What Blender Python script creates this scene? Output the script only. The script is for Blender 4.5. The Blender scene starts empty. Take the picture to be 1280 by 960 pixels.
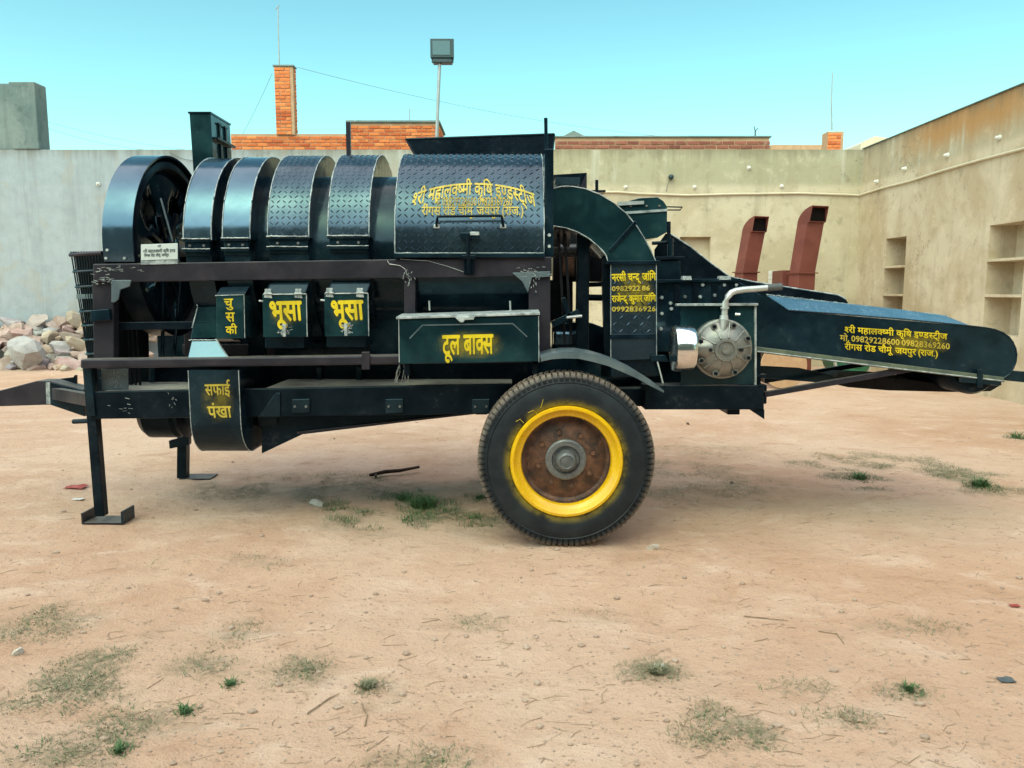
import bpy, bmesh, math, random
from mathutils import Vector, Matrix, noise
random.seed(7)
R = math.radians
sc = bpy.context.scene
COL = sc.collection

# ------------------------------------------------------------------ camera, sky, sun, exposure
FPX, CX, CY, CAMZ = 950.0, 640.0, 480.0, 1.51          # focal length and centre in photo pixels
PITCH = math.atan(115.0 / FPX)                          # horizon at y = 365
SP, CP = math.sin(PITCH), math.cos(PITCH)
cam = bpy.data.cameras.new('camera'); camo = bpy.data.objects.new('camera', cam); COL.objects.link(camo)
camo.location = (0, 0, CAMZ); camo.rotation_euler = (math.pi / 2 - PITCH, 0, 0)
cam.sensor_width = 36; cam.lens = FPX / 1280 * 36; cam.clip_start = 0.05; cam.clip_end = 3000
sc.camera = camo

SUN_EL, SUN_AZ = 55.0, -155.0        # soft high sun behind the viewer, a little to the left (azimuth from +Y, clockwise)
w = bpy.data.worlds.new('World'); sc.world = w; w.use_nodes = True
wn = w.node_tree; bg = wn.nodes['Background']
sky = wn.nodes.new('ShaderNodeTexSky'); sky.sky_type = 'NISHITA'; sky.sun_disc = False
sky.sun_elevation = R(SUN_EL); sky.sun_rotation = R(SUN_AZ)
sky.air_density = 1.0; sky.dust_density = 1.2; sky.ozone_density = 0.8
tint = wn.nodes.new('ShaderNodeMix'); tint.data_type = 'RGBA'; tint.blend_type = 'MULTIPLY'
tint.inputs[0].default_value = 1.0; tint.inputs[7].default_value = (0.78 / 3, 1.01 / 3, 0.73 / 3, 1)
gam = wn.nodes.new('ShaderNodeGamma'); gam.inputs[1].default_value = 1.35
gain = wn.nodes.new('ShaderNodeMix'); gain.data_type = 'RGBA'; gain.blend_type = 'MULTIPLY'; gain.inputs[0].default_value = 1.0; gain.inputs[7].default_value = (3.0, 3.0, 3.0, 1)
wn.links.new(sky.outputs[0], tint.inputs[6]); wn.links.new(tint.outputs[2], gam.inputs[0]); wn.links.new(gam.outputs[0], gain.inputs[6]); wn.links.new(gain.outputs[2], bg.inputs[0])
bg.inputs[1].default_value = 0.098
sl = bpy.data.lights.new('sun', 'SUN'); sl.energy = 1.3; sl.angle = R(115); sl.color = (1.0, 0.77, 0.66)
so = bpy.data.objects.new('sun', sl); COL.objects.link(so)
az = R(SUN_AZ); el = R(SUN_EL)
TO_SUN = Vector((math.sin(az) * math.cos(el), math.cos(az) * math.cos(el), math.sin(el)))
so.rotation_euler = TO_SUN.to_track_quat('Z', 'Y').to_euler(); so.location = (0, -20, 12)
vs = sc.view_settings
vs.view_transform = 'Standard'; vs.look = 'None'; vs.gamma = 1; vs.exposure = 1.65; vs.use_curve_mapping = False
sc.cycles.use_denoising = True
sc.cycles.max_bounces = 6

# ------------------------------------------------------------------ photo pixel -> place
def ray(px, py):
    a, b = (px - CX) / FPX, -(py - CY) / FPX
    return Vector((a, CP + b * SP, -SP + b * CP))
def W(px, py, Y):                     # the point of that direction on the plane at depth Y
    d = ray(px, py); t = Y / d.y
    return Vector((d.x * t, Y, CAMZ + d.z * t))
def G(px, py, z=0.0):                 # on the ground
    d = ray(px, py); t = (z - CAMZ) / d.z
    return Vector((d.x * t, d.y * t, z))
def PX(p):
    v = Vector(p) - Vector((0, 0, CAMZ)); f = v.y * CP - v.z * SP; u = v.y * SP + v.z * CP
    return CX + FPX * v.x / f, CY - FPX * u / f

# ------------------------------------------------------------------ materials
def node_mat(name):
    m = bpy.data.materials.new(name); m.use_nodes = True
    nt = m.node_tree
    return m, nt, nt.nodes['Principled BSDF']
class N:
    """small node-building helper"""
    def __init__(s, nt): s.nt = nt
    def new(s, t, **k):
        n = s.nt.nodes.new(t)
        for a, b in k.items(): setattr(n, a, b)
        return n
    def link(s, a, b): s.nt.links.new(a, b)
    def pos(s): return s.new('ShaderNodeNewGeometry').outputs['Position']
    def mapped(s, vec, scale=(1, 1, 1), loc=(0, 0, 0)):
        m = s.new('ShaderNodeMapping'); m.inputs['Scale'].default_value = scale; m.inputs['Location'].default_value = loc
        s.link(vec, m.inputs[0]); return m.outputs[0]
    def noise(s, vec, scale, detail=4, rough=0.6, dist=0.0):
        n = s.new('ShaderNodeTexNoise'); n.inputs['Scale'].default_value = scale; n.inputs['Detail'].default_value = detail
        n.inputs['Roughness'].default_value = rough; n.inputs['Distortion'].default_value = dist
        s.link(vec, n.inputs['Vector']); return n.outputs['Fac']
    def ramp(s, fac, a, b, lo=0.0, hi=1.0):
        r = s.new('ShaderNodeMapRange'); r.inputs[1].default_value = a; r.inputs[2].default_value = b
        r.inputs[3].default_value = lo; r.inputs[4].default_value = hi; r.interpolation_type = 'SMOOTHSTEP'
        s.link(fac, r.inputs[0]); return r.outputs[0]
    def mix(s, fac, a, b):
        m = s.new('ShaderNodeMix', data_type='RGBA')
        if isinstance(fac, (int, float)): m.inputs[0].default_value = fac
        else: s.link(fac, m.inputs[0])
        for v, i in ((a, 6), (b, 7)):
            if isinstance(v, tuple): m.inputs[i].default_value = (*v[:3], 1)
            else: s.link(v, m.inputs[i])
        return m.outputs[2]
    def math(s, op, a, b=0.0):
        m = s.new('ShaderNodeMath', operation=op)
        for v, i in ((a, 0), (b, 1)):
            if isinstance(v, (int, float)): m.inputs[i].default_value = v
            else: s.link(v, m.inputs[i])
        return m.outputs[0]
    def bump(s, h, strength, dist, bsdf):
        b = s.new('ShaderNodeBump'); b.inputs['Strength'].default_value = strength; b.inputs['Distance'].default_value = dist
        s.link(h, b.inputs['Height']); s.link(b.outputs[0], bsdf.inputs['Normal'])

def paint(name, base, base2, metal=0.0, rough=(0.25, 0.5), dust=(0.26, 0.24, 0.20), dust_amt=0.35, dust_lo=0.55,
          scale=5.0, top_dust=0.0, bump=0.15, scratch=0.0, coat=0.0, spec=0.5, stint=None, wave=0.0):
    """old enamel on steel: two tones, dust film that thickens on upward faces, scratches"""
    m, nt, b = node_mat(name); n = N(nt); p = n.pos()
    f1 = n.noise(p, scale, 5, 0.6, 0.3); f2 = n.noise(p, scale * 5.5, 4, 0.65)
    col = n.mix(n.ramp(f1, 0.35, 0.65), base, base2)
    d = n.math('MULTIPLY', n.ramp(n.math('ADD', n.math('MULTIPLY', f1, 0.5), n.math('MULTIPLY', f2, 0.5)), dust_lo, dust_lo + 0.22), dust_amt)
    if top_dust:
        g = n.new('ShaderNodeNewGeometry'); sx = n.new('ShaderNodeSeparateXYZ'); n.link(g.outputs['Normal'], sx.inputs[0])
        td = n.math('MULTIPLY', n.ramp(sx.outputs[2], 0.55, 0.95), top_dust)
        td = n.math('MULTIPLY', td, n.ramp(n.noise(p, 14, 5, 0.7), 0.25, 0.6, 0.35, 1))
        d = n.math('MAXIMUM', d, td)
    if scratch:
        v = n.mapped(p, (3, 3, 60)); s1 = n.noise(v, 3.0, 6, 0.75)
        v2 = n.mapped(p, (50, 50, 4)); s2 = n.noise(v2, 3.0, 6, 0.75)
        sm = n.math('MULTIPLY', n.math('MAXIMUM', n.ramp(s1, 0.72, 0.78), n.ramp(s2, 0.72, 0.78)), scratch)
        d = n.math('MAXIMUM', d, sm)
    col = n.mix(d, col, dust)
    n.link(col, b.inputs['Base Color'])
    n.link(n.ramp(n.math('ADD', f2, n.math('MULTIPLY', d, 0.6)), 0.3, 0.95, rough[0], rough[1]), b.inputs['Roughness'])
    b.inputs['Metallic'].default_value = metal
    b.inputs['Specular IOR Level'].default_value = spec
    if stint: b.inputs['Specular Tint'].default_value = (*stint, 1); b.inputs['Coat Tint'].default_value = (1, 1, 1, 1)
    if coat: b.inputs['Coat Weight'].default_value = coat; b.inputs['Coat Roughness'].default_value = 0.12
    if metal: n.link(n.math('MULTIPLY', n.math('SUBTRACT', 1.0, d), metal), b.inputs['Metallic'])
    wv = n.noise(p, 2.6, 2, 0.5)
    n.bump(n.math('ADD', n.math('ADD', f1, n.math('MULTIPLY', f2, 0.35)), n.math('MULTIPLY', wv, wave)), bump, 0.01, b)
    return m

M = {}
M['sheet'] = paint('blue_black_sheet_enamel', (0.002, 0.006, 0.012), (0.009, 0.024, 0.036), 0.0, (0.10, 0.34), dust_amt=0.16, dust_lo=0.54, dust=(0.12, 0.15, 0.16), scale=3.0, top_dust=0.06, bump=0.10, scratch=0.2, spec=0.36, stint=(0.55, 0.84, 1.0), wave=5.0)
M['drum'] = paint('bright_steel_blue_sheet', (0.058, 0.112, 0.165), (0.085, 0.15, 0.21), 0.8, (0.12, 0.26), dust=(0.20, 0.25, 0.28), dust_amt=0.18, scale=3.5, bump=0.06, scratch=0.15, wave=3.0)
M['tread'] = paint('chequer_plate_steel', (0.036, 0.066, 0.096), (0.058, 0.098, 0.134), 0.75, (0.15, 0.30), dust=(0.18, 0.22, 0.25), dust_amt=0.25, scale=4, bump=0.08, scratch=0.1)
M['green_sheet'] = paint('dark_green_black_enamel', (0.004, 0.016, 0.022), (0.014, 0.046, 0.054), 0.0, (0.10, 0.34), dust_amt=0.16, dust_lo=0.54, dust=(0.12, 0.15, 0.15), scale=3.0, top_dust=0.1, bump=0.10, scratch=0.2, spec=0.36, stint=(0.55, 0.84, 1.0), wave=5.0)
M['frame'] = paint('oxide_grey_frame_paint', (0.020, 0.020, 0.027), (0.037, 0.033, 0.042), 0.0, (0.30, 0.5), spec=0.3, stint=(0.75, 0.8, 1.0), dust_amt=0.07, scale=4, top_dust=0.5, bump=0.25, scratch=0.22)
M['black'] = paint('black_frame_paint', (0.002, 0.004, 0.008), (0.007, 0.011, 0.018), 0.0, (0.28, 0.5), dust=(0.15, 0.15, 0.145), dust_amt=0.3, dust_lo=0.55, scale=5, top_dust=0.35, bump=0.25, scratch=0.25, spec=0.2, stint=(0.4, 0.8, 1.0))
M['dusty'] = paint('dust_covered_ledge', (0.46, 0.46, 0.42), (0.60, 0.58, 0.53), 0.0, (0.8, 0.95), dust=(0.05, 0.055, 0.06), dust_amt=0.85, dust_lo=0.52, scale=9, bump=0.9)
M['guard'] = paint('worn_grey_mudguard', (0.085, 0.125, 0.15), (0.14, 0.19, 0.215), 0.3, (0.35, 0.5), dust_amt=0.2, scale=7, scratch=0.2)
M['guard_green'] = paint('dusty_green_angle_iron', (0.06, 0.085, 0.075), (0.13, 0.16, 0.11), 0.0, (0.4, 0.6), dust_amt=0.3, scale=7, scratch=0.3)
M['flange_sky_blue'] = paint('sky_tinted_steel_flange', (0.13, 0.27, 0.37), (0.18, 0.33, 0.44), 0.7, (0.2, 0.4), dust=(0.45, 0.55, 0.6), dust_amt=0.5, dust_lo=0.56, scale=6, scratch=0.5)  # blue sky reflection strengthened through the base colour
M['weld'] = paint('bare_bright_edge', (0.50, 0.56, 0.57), (0.24, 0.29, 0.31), 0.15, (0.4, 0.6), dust=(0.03, 0.05, 0.06), dust_amt=0.9, dust_lo=0.50, scale=18, bump=0.6)
M['alu'] = paint('bright_machined_aluminium', (0.85, 0.86, 0.86), (0.72, 0.74, 0.75), 1.0, (0.12, 0.24), dust_amt=0.05, scale=6, bump=0.02)
M['cast'] = paint('grey_cast_housing', (0.20, 0.215, 0.205), (0.26, 0.265, 0.25), 0.5, (0.34, 0.5), dust=(0.16, 0.13, 0.09), dust_amt=0.45, scale=10, bump=0.35)
M['galv'] = paint('galvanised_pipe', (0.62, 0.67, 0.66), (0.50, 0.55, 0.55), 0.5, (0.3, 0.5), dust_amt=0.2, scale=15, bump=0.1)
M['rust'] = paint('rusty_wheel_disc', (0.045, 0.030, 0.026), (0.16, 0.075, 0.045), 0.1, (0.5, 0.8), dust=(0.34, 0.29, 0.25), dust_amt=0.7, dust_lo=0.55, scale=11, bump=0.7, scratch=0.3)
M['yellow'] = paint('yellow_rim_enamel', (0.80, 0.50, 0.006), (0.74, 0.42, 0.006), 0.0, (0.22, 0.4), dust=(0.35, 0.24, 0.08), dust_amt=0.3, scale=9, bump=0.08, coat=0.3)
M['hub'] = paint('grey_steel_hub', (0.10, 0.115, 0.125), (0.20, 0.215, 0.225), 0.4, (0.35, 0.6), dust=(0.05, 0.04, 0.03), dust_amt=0.7, dust_lo=.48, scale=18, bump=0.3)
M['belt'] = paint('black_rubber_belt', (0.008, 0.009, 0.012), (0.014, 0.016, 0.02), 0.0, (0.55, 0.8), dust_amt=0.05, scale=6, spec=0.15)
M['plate_white'] = paint('white_name_plate', (0.60, 0.66, 0.66), (0.54, 0.62, 0.62), 0.0, (0.3, 0.5), dust_amt=0.15, scale=12)
M['rubber_grip'] = paint('grey_rubber_grip', (0.07, 0.085, 0.09), (0.09, 0.10, 0.105), 0.0, (0.5, 0.7), dust_amt=0.2, scale=30, bump=0.4)
M['red_duct'] = paint('red_oxide_primer', (0.135, 0.034, 0.026), (0.175, 0.047, 0.034), 0.0, (0.5, 0.7), dust=(0.2, 0.09, 0.07), dust_amt=0.35, scale=3, bump=0.1)
M['throat_shade'] = paint('shaded_duct_throat', (0.006, 0.004, 0.004), (0.004, 0.003, 0.003), 0.0, (0.8, 0.95), dust_amt=0.02, spec=0.1)  # near-black stands in for shade inside the duct mouth
M['green_tank'] = paint('bright_green_old_paint', (0.015, 0.13, 0.065), (0.02, 0.17, 0.09), 0.0, (0.3, 0.5), dust=(0.2, 0.3, 0.26), dust_amt=0.4, scale=5)
M['white_cer'] = paint('white_ceramic', (0.75, 0.76, 0.72), (0.68, 0.70, 0.66), 0.0, (0.25, 0.4), dust_amt=0.1)
M['conduit'] = paint('cream_pvc_conduit', (0.58, 0.52, 0.38), (0.64, 0.57, 0.43), 0.0, (0.4, 0.6), dust_amt=0.15)
M['wire'] = paint('dark_cable', (0.10, 0.14, 0.15), (0.13, 0.17, 0.18), 0.0, (0.5, 0.7), dust_amt=0.05)
M['rod'] = paint('galvanised_mast', (0.30, 0.33, 0.34), (0.36, 0.39, 0.40), 0.4, (0.4, 0.6), dust_amt=0.1)
M['lamp_body'] = paint('floodlight_casting', (0.010, 0.035, 0.045), (0.014, 0.045, 0.055), 0.0, (0.4, 0.6), dust_amt=0.1)
M['mortar'] = paint('brick_mortar', (0.44, 0.27, 0.16), (0.50, 0.33, 0.20), 0.0, (0.85, 0.95), dust_amt=0.2, scale=6)
M['litter_white'] = paint('white_scrap_plastic', (0.7, 0.7, 0.68), (0.6, 0.6, 0.6), 0.0, (0.4, 0.6), dust_amt=0.2, scale=20)
M['litter_red'] = paint('red_scrap_plastic', (0.32, 0.05, 0.045), (0.4, 0.09, 0.07), 0.0, (0.5, 0.7), dust_amt=0.3, scale=20)
M['litter_dark'] = paint('blue_grey_scrap', (0.07, 0.09, 0.11), (0.1, 0.12, 0.13), 0.0, (0.5, 0.7), dust_amt=0.2, scale=20)
M['pebble'] = paint('soil_pebble', (0.34, 0.25, 0.20), (0.44, 0.34, 0.28), 0.0, (0.85, 0.95), dust_amt=0.3, scale=3)
M['stick'] = paint('dark_dry_wood', (0.035, 0.022, 0.016), (0.06, 0.04, 0.03), 0.0, (0.8, 0.95), dust_amt=0.3, scale=20, bump=0.6)

def stencil(name, col, wear):
    """sprayed lettering, worn and patchy: clear where the paint is gone"""
    m, nt, b = node_mat(name); n = N(nt); p = n.pos()
    out = nt.nodes['Material Output']
    f = n.noise(p, 60, 5, 0.7); f2 = n.noise(p, 160, 3, 0.7); f3 = n.noise(p, 7, 2, 0.5)
    b.inputs['Base Color'].default_value = (*col, 1); n.link(n.mix(n.ramp(f3, 0.35, 0.65), col, tuple(c * 0.72 for c in col)), b.inputs['Base Color'])
    b.inputs['Roughness'].default_value = 0.5
    fac = n.math('ADD', n.math('MULTIPLY', f, 0.6), n.math('MULTIPLY', f2, 0.25)); fac = n.math('ADD', fac, n.math('MULTIPLY', f3, 0.25))
    k = n.ramp(fac, 0.55 + 0.35 * (0.5 - wear) - 0.1, 0.55 + 0.35 * (0.5 - wear) + 0.1)
    t = n.new('ShaderNodeBsdfTransparent'); mx = n.new('ShaderNodeMixShader')
    n.link(n.math('MULTIPLY', k, 0.80), mx.inputs[0]); n.link(b.outputs[0], mx.inputs[1]); n.link(t.outputs[0], mx.inputs[2]); n.link(mx.outputs[0], out.inputs[0])
    return m
YEL = (0.78, 0.60, 0.012)
M['text'] = stencil('yellow_stencil_paint', YEL, -0.08)
M['text_worn'] = stencil('worn_yellow_stencil_paint', (0.62, 0.48, 0.06), 0.22)
M['text_old'] = stencil('faded_yellow_brush_paint', (0.50, 0.36, 0.02), 0.25)
M['text_dark'] = stencil('dark_plate_print', (0.02, 0.05, 0.06), 0.15)
def overspray(name, col, amt):
    m, nt, b = node_mat(name); n = N(nt); out = nt.nodes['Material Output']
    tc = n.new('ShaderNodeTexCoord'); v = n.mapped(tc.outputs['Generated'], (2, 2, 2), (-1, -1, -1))
    sx = n.new('ShaderNodeSeparateXYZ'); n.link(v, sx.inputs[0])
    rr = n.math('POWER', n.math('ADD', n.math('POWER', n.math('ABSOLUTE', sx.outputs[0]), 2.4), n.math('POWER', n.math('ABSOLUTE', sx.outputs[2]), 2.4)), 0.42)
    a = n.math('MULTIPLY', n.ramp(rr, 1.0, 0.35), amt); a = n.math('MULTIPLY', a, n.ramp(n.noise(n.pos(), 13, 4, 0.7), 0.3, 0.68))
    a = n.math('MULTIPLY', a, n.ramp(n.noise(n.pos(), 420, 2, 0.6), 0.25, 0.6, 0.3, 1))
    b.inputs['Base Color'].default_value = (*col, 1); b.inputs['Roughness'].default_value = 0.6
    t = n.new('ShaderNodeBsdfTransparent'); mx = n.new('ShaderNodeMixShader')
    n.link(a, mx.inputs[0]); n.link(t.outputs[0], mx.inputs[1]); n.link(b.outputs[0], mx.inputs[2]); n.link(mx.outputs[0], out.inputs[0])
    return m
M['spray'] = overspray('yellow_overspray', (0.5, 0.38, 0.01), 0.34)
M['spray_faint'] = overspray('faint_yellow_overspray', (0.4, 0.31, 0.02), 0.22)
M['scrape'] = stencil('pale_weld_scrape', (0.42, 0.48, 0.49), 0.45)

# tyre: dusty tread, yellow mist round the rim
WX, WZ, WR, WY = W(708, 576, 4.38).x, 0.522, 0.528, 4.36
def tyre_mat():
    m, nt, b = node_mat('tyre_rubber'); n = N(nt); p = n.pos()
    v = n.mapped(p, (1, 0, 1), (-WX, 0, -WZ)); ln = n.new('ShaderNodeVectorMath', operation='LENGTH'); n.link(v, ln.inputs[0])
    r = ln.outputs['Value']; f = n.noise(p, 9, 5, 0.65); g = n.noise(p, 40, 4, 0.7)
    col = n.mix(n.ramp(f, 0.3, 0.7), (0.007, 0.012, 0.018), (0.018, 0.026, 0.033))
    spray = n.math('MULTIPLY', n.ramp(r, 0.385, 0.318), n.ramp(f, 0.30, 0.62)); col = n.mix(n.math('MULTIPLY', spray, 0.75), col, (0.40, 0.30, 0.012))
    dust = n.math('MULTIPLY', n.ramp(r, 0.485, 0.530), n.ramp(g, 0.2, 0.6)); col = n.mix(n.math('MULTIPLY', dust, 0.8), col, (0.27, 0.215, 0.17))
    n.link(col, b.inputs['Base Color']); b.inputs['Roughness'].default_value = 0.5; b.inputs['Specular IOR Level'].default_value = 0.3
    n.bump(g, 0.2, 0.006, b)
    return m
M['tyre'] = tyre_mat()

def plaster(name, a, b_, stain, top_z, top_col, warm_x=None, orange=None):
    m, nt, b = node_mat(name); n = N(nt); p = n.pos()
    f = n.noise(p, 0.7, 6, 0.62, 0.4); f2 = n.noise(p, 4.5, 6, 0.7); fine = n.noise(p, 45, 4, 0.7)
    streak = n.noise(n.mapped(p, (2.6, 2.6, 0.22)), 1.6, 6, 0.65)
    sx = n.new('ShaderNodeSeparateXYZ'); n.link(p, sx.inputs[0])
    col = n.mix(n.ramp(f, 0.40, 0.60), a, b_)
    zt = n.ramp(n.math('ADD', sx.outputs[2], n.math('MULTIPLY', f2, 0.25)), top_z - 0.05, top_z + 0.10)
    col = n.mix(n.math('MULTIPLY', zt, 0.75), col, top_col)
    col = n.mix(n.math('MULTIPLY', n.ramp(streak, 0.52, 0.74), 0.42), col, stain)
    col = n.mix(n.math('MULTIPLY', n.math('MULTIPLY', n.ramp(streak, 0.46, 0.30), zt), 0.35), col, (0.60, 0.61, 0.55))
    col = n.mix(n.math('MULTIPLY', n.ramp(f2, 0.52, 0.74), 0.4), col, tuple(min(1, c * 1.3) for c in b_))
    col = n.mix(n.math('MULTIPLY', n.ramp(f2, 0.46, 0.30), 0.55), col, stain)
    if warm_x:
        cool = n.mix(n.math('MULTIPLY', n.ramp(streak, 0.45, 0.7), 0.45), n.mix(n.ramp(f2, 0.3, 0.7), tuple(c * .86 for c in warm_x[2]), warm_x[2]), tuple(c * .55 for c in warm_x[2]))
        col = n.mix(n.ramp(n.math('ADD', sx.outputs[0], n.math('MULTIPLY', f, 3.0)), warm_x[0], warm_x[1], .12, 1), cool, col)
    if orange:
        yy = n.ramp(n.math('ABSOLUTE', n.math('SUBTRACT', n.math('ADD', sx.outputs[1], n.math('MULTIPLY', f2, 0.8)), orange[0])), orange[1], orange[1] * 0.3)
        zz = n.ramp(n.math('ADD', sx.outputs[2], n.math('MULTIPLY', streak, 0.6)), orange[2], orange[2] + 0.45)
        col = n.mix(n.math('MULTIPLY', n.math('MULTIPLY', yy, zz), 0.8), col, (0.42, 0.20, 0.055))
    ck = n.noise(p, 0.9, 7, 0.62, 0.8); ck = n.ramp(n.math('ABSOLUTE', n.math('SUBTRACT', ck, 0.5)), 0.0045, 0.001)
    ck = n.math('MULTIPLY', ck, n.ramp(n.noise(p, 0.35, 2, 0.5), 0.5, 0.6))
    col = n.mix(n.math('MULTIPLY', ck, 0.65), col, (0.12, 0.105, 0.08))
    edge = n.ramp(n.math('ADD', sx.outputs[2], n.math('MULTIPLY', streak, 0.7)), 4.42, 4.78)
    col = n.mix(n.math('MULTIPLY', edge, 0.6 if top_z < 5 else 0.0), col, tuple(c * .5 for c in stain))
    patch = n.ramp(n.noise(p, 1.7, 3, 0.45, 0.6), 0.60, 0.64)
    col = n.mix(n.math('MULTIPLY', patch, 0.22), col, tuple(c * .78 for c in a))
    n.link(col, b.inputs['Base Color']); b.inputs['Roughness'].default_value = 0.9
    n.bump(n.math('ADD', n.math('MULTIPLY', f2, 0.6), n.math('MULTIPLY', fine, 0.4)), 0.5, 0.02, b)
    return m
M['wall_back'] = plaster('cement_plaster_back', (0.47, 0.40, 0.275), (0.57, 0.505, 0.375), (0.28, 0.245, 0.165), 3.72, (0.335, 0.325, 0.215), (-4.5, 2.5, (0.335, 0.405, 0.465)))
M['wall_right'] = plaster('cement_plaster_side', (0.47, 0.37, 0.245), (0.59, 0.505, 0.375), (0.30, 0.235, 0.155), 3.72, (0.38, 0.325, 0.215), None, (12.4, 2.6, 3.95))
M['tower'] = plaster('weathered_concrete', (0.13, 0.185, 0.185), (0.20, 0.25, 0.24), (0.05, 0.085, 0.09), 9.0, (0.3, 0.3, 0.3))
M['near_build'] = plaster('plain_plaster', (0.15, 0.17, 0.14), (0.19, 0.20, 0.16), (0.10, 0.11, 0.09), 12.0, (0.3, 0.3, 0.25))

def brick_mat(name, c1, c2, c3):
    m, nt, b = node_mat(name); n = N(nt)
    oi = n.new('ShaderNodeObjectInfo'); f = n.noise(n.pos(), 9, 5, 0.7)
    col = n.mix(oi.outputs['Random'], c1, c2); col = n.mix(n.ramp(f, 0.52, 0.75), col, c3)
    n.link(col, b.inputs['Base Color']); b.inputs['Roughness'].default_value = 0.9; n.bump(f, 0.6, 0.02, b)
    return m
M['brick'] = brick_mat('sunlit_orange_brick', (0.48, 0.09, 0.025), (0.80, 0.25, 0.07), (0.78, 0.36, 0.14))  # sunlit glow is put into this orange brick colour
M['brick_shaded'] = brick_mat('shaded_red_brick', (0.19, 0.06, 0.045), (0.36, 0.13, 0.09), (0.36, 0.21, 0.15))  # duller copy, with the parapet's shade put into the brick colour
def stone_mat():
    m, nt, b = node_mat('rubble_stone'); n = N(nt)
    oi = n.new('ShaderNodeObjectInfo'); p = n.pos(); f = n.noise(p, 6, 6, 0.7); g = n.noise(p, 30, 4, 0.7)
    cr = oi
    col = n.mix(n.math('MULTIPLY', n.ramp(f, 0.45, 0.7), 0.5), oi.outputs['Color'], (0.52, 0.48, 0.44)); col = n.mix(n.math('MULTIPLY', n.ramp(f, 0.48, 0.28), 0.7), col, (0.26, 0.20, 0.165))
    n.link(col, b.inputs['Base Color']); b.inputs['Roughness'].default_value = 0.9; n.bump(n.math('ADD', f, n.math('MULTIPLY', g, 0.4)), 0.6, 0.03, b)
    return m
M['stone'] = stone_mat()

def soil():
    m, nt, b = node_mat('sandy_soil'); n = N(nt); p = n.pos()
    big = n.noise(p, 0.45, 5, 0.6, 0.5); mid = n.noise(n.mapped(p, (1, 1.6, 1)), 2.2, 7, 0.68, 0.6); fine = n.noise(p, 16, 6, 0.72); grit = n.noise(p, 95, 3, 0.75)
    col = n.mix(n.ramp(big, 0.35, 0.66), (0.52, 0.335, 0.24), (0.60, 0.43, 0.335))
    col = n.mix(n.math('MULTIPLY', n.ramp(mid, 0.50, 0.72), 0.75), col, (0.66, 0.50, 0.41))
    col = n.mix(n.math('MULTIPLY', n.ramp(mid, 0.46, 0.30), 0.55), col, (0.42, 0.25, 0.165))
    col = n.mix(n.math('MULTIPLY', n.ramp(fine, 0.55, 0.72), 0.6), col, (0.27, 0.19, 0.135))
    col = n.mix(n.math('MULTIPLY', n.ramp(grit, 0.60, 0.72), 0.7), col, (0.20, 0.14, 0.10))
    col = n.mix(n.math('MULTIPLY', n.ramp(grit, 0.36, 0.26), 0.5), col, (0.66, 0.55, 0.45))
    at = n.new('ShaderNodeAttribute', attribute_name='thatch')          # withered grass worn into the soil, plus painted shade under the machine
    thr = n.math('MULTIPLY', at.outputs['Fac'], n.ramp(n.math('ADD', n.math('MULTIPLY', fine, 0.6), n.math('MULTIPLY', mid, 0.4)), 0.41, 0.53))
    col = n.mix(n.math('MULTIPLY', thr, 0.9), col, (0.165, 0.16, 0.10))
    n.link(col, b.inputs['Base Color']); b.inputs['Roughness'].default_value = 0.95; b.inputs['Specular IOR Level'].default_value = 0.15
    h = n.math('ADD', n.math('ADD', n.math('MULTIPLY', mid, 0.5), n.math('MULTIPLY', fine, 0.4)), n.math('MULTIPLY', grit, 0.12))
    n.bump(h, 0.9, 0.05, b)
    return m
M['soil'] = soil()
def leaf_mat(name, c1, c2):
    m, nt, b = node_mat(name); n = N(nt); f = n.noise(n.pos(), 25, 3, 0.7)
    n.link(n.mix(n.ramp(f, 0.35, 0.65), c1, c2), b.inputs['Base Color']); b.inputs['Roughness'].default_value = 0.7
    return m
M['grass'] = leaf_mat('green_grass_blade', (0.05, 0.125, 0.045), (0.09, 0.17, 0.06))
M['grass_dull'] = leaf_mat('dull_grass_blade', (0.15, 0.165, 0.095), (0.25, 0.235, 0.15))
M['straw'] = leaf_mat('dry_straw', (0.20, 0.14, 0.09), (0.36, 0.27, 0.18))

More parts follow.
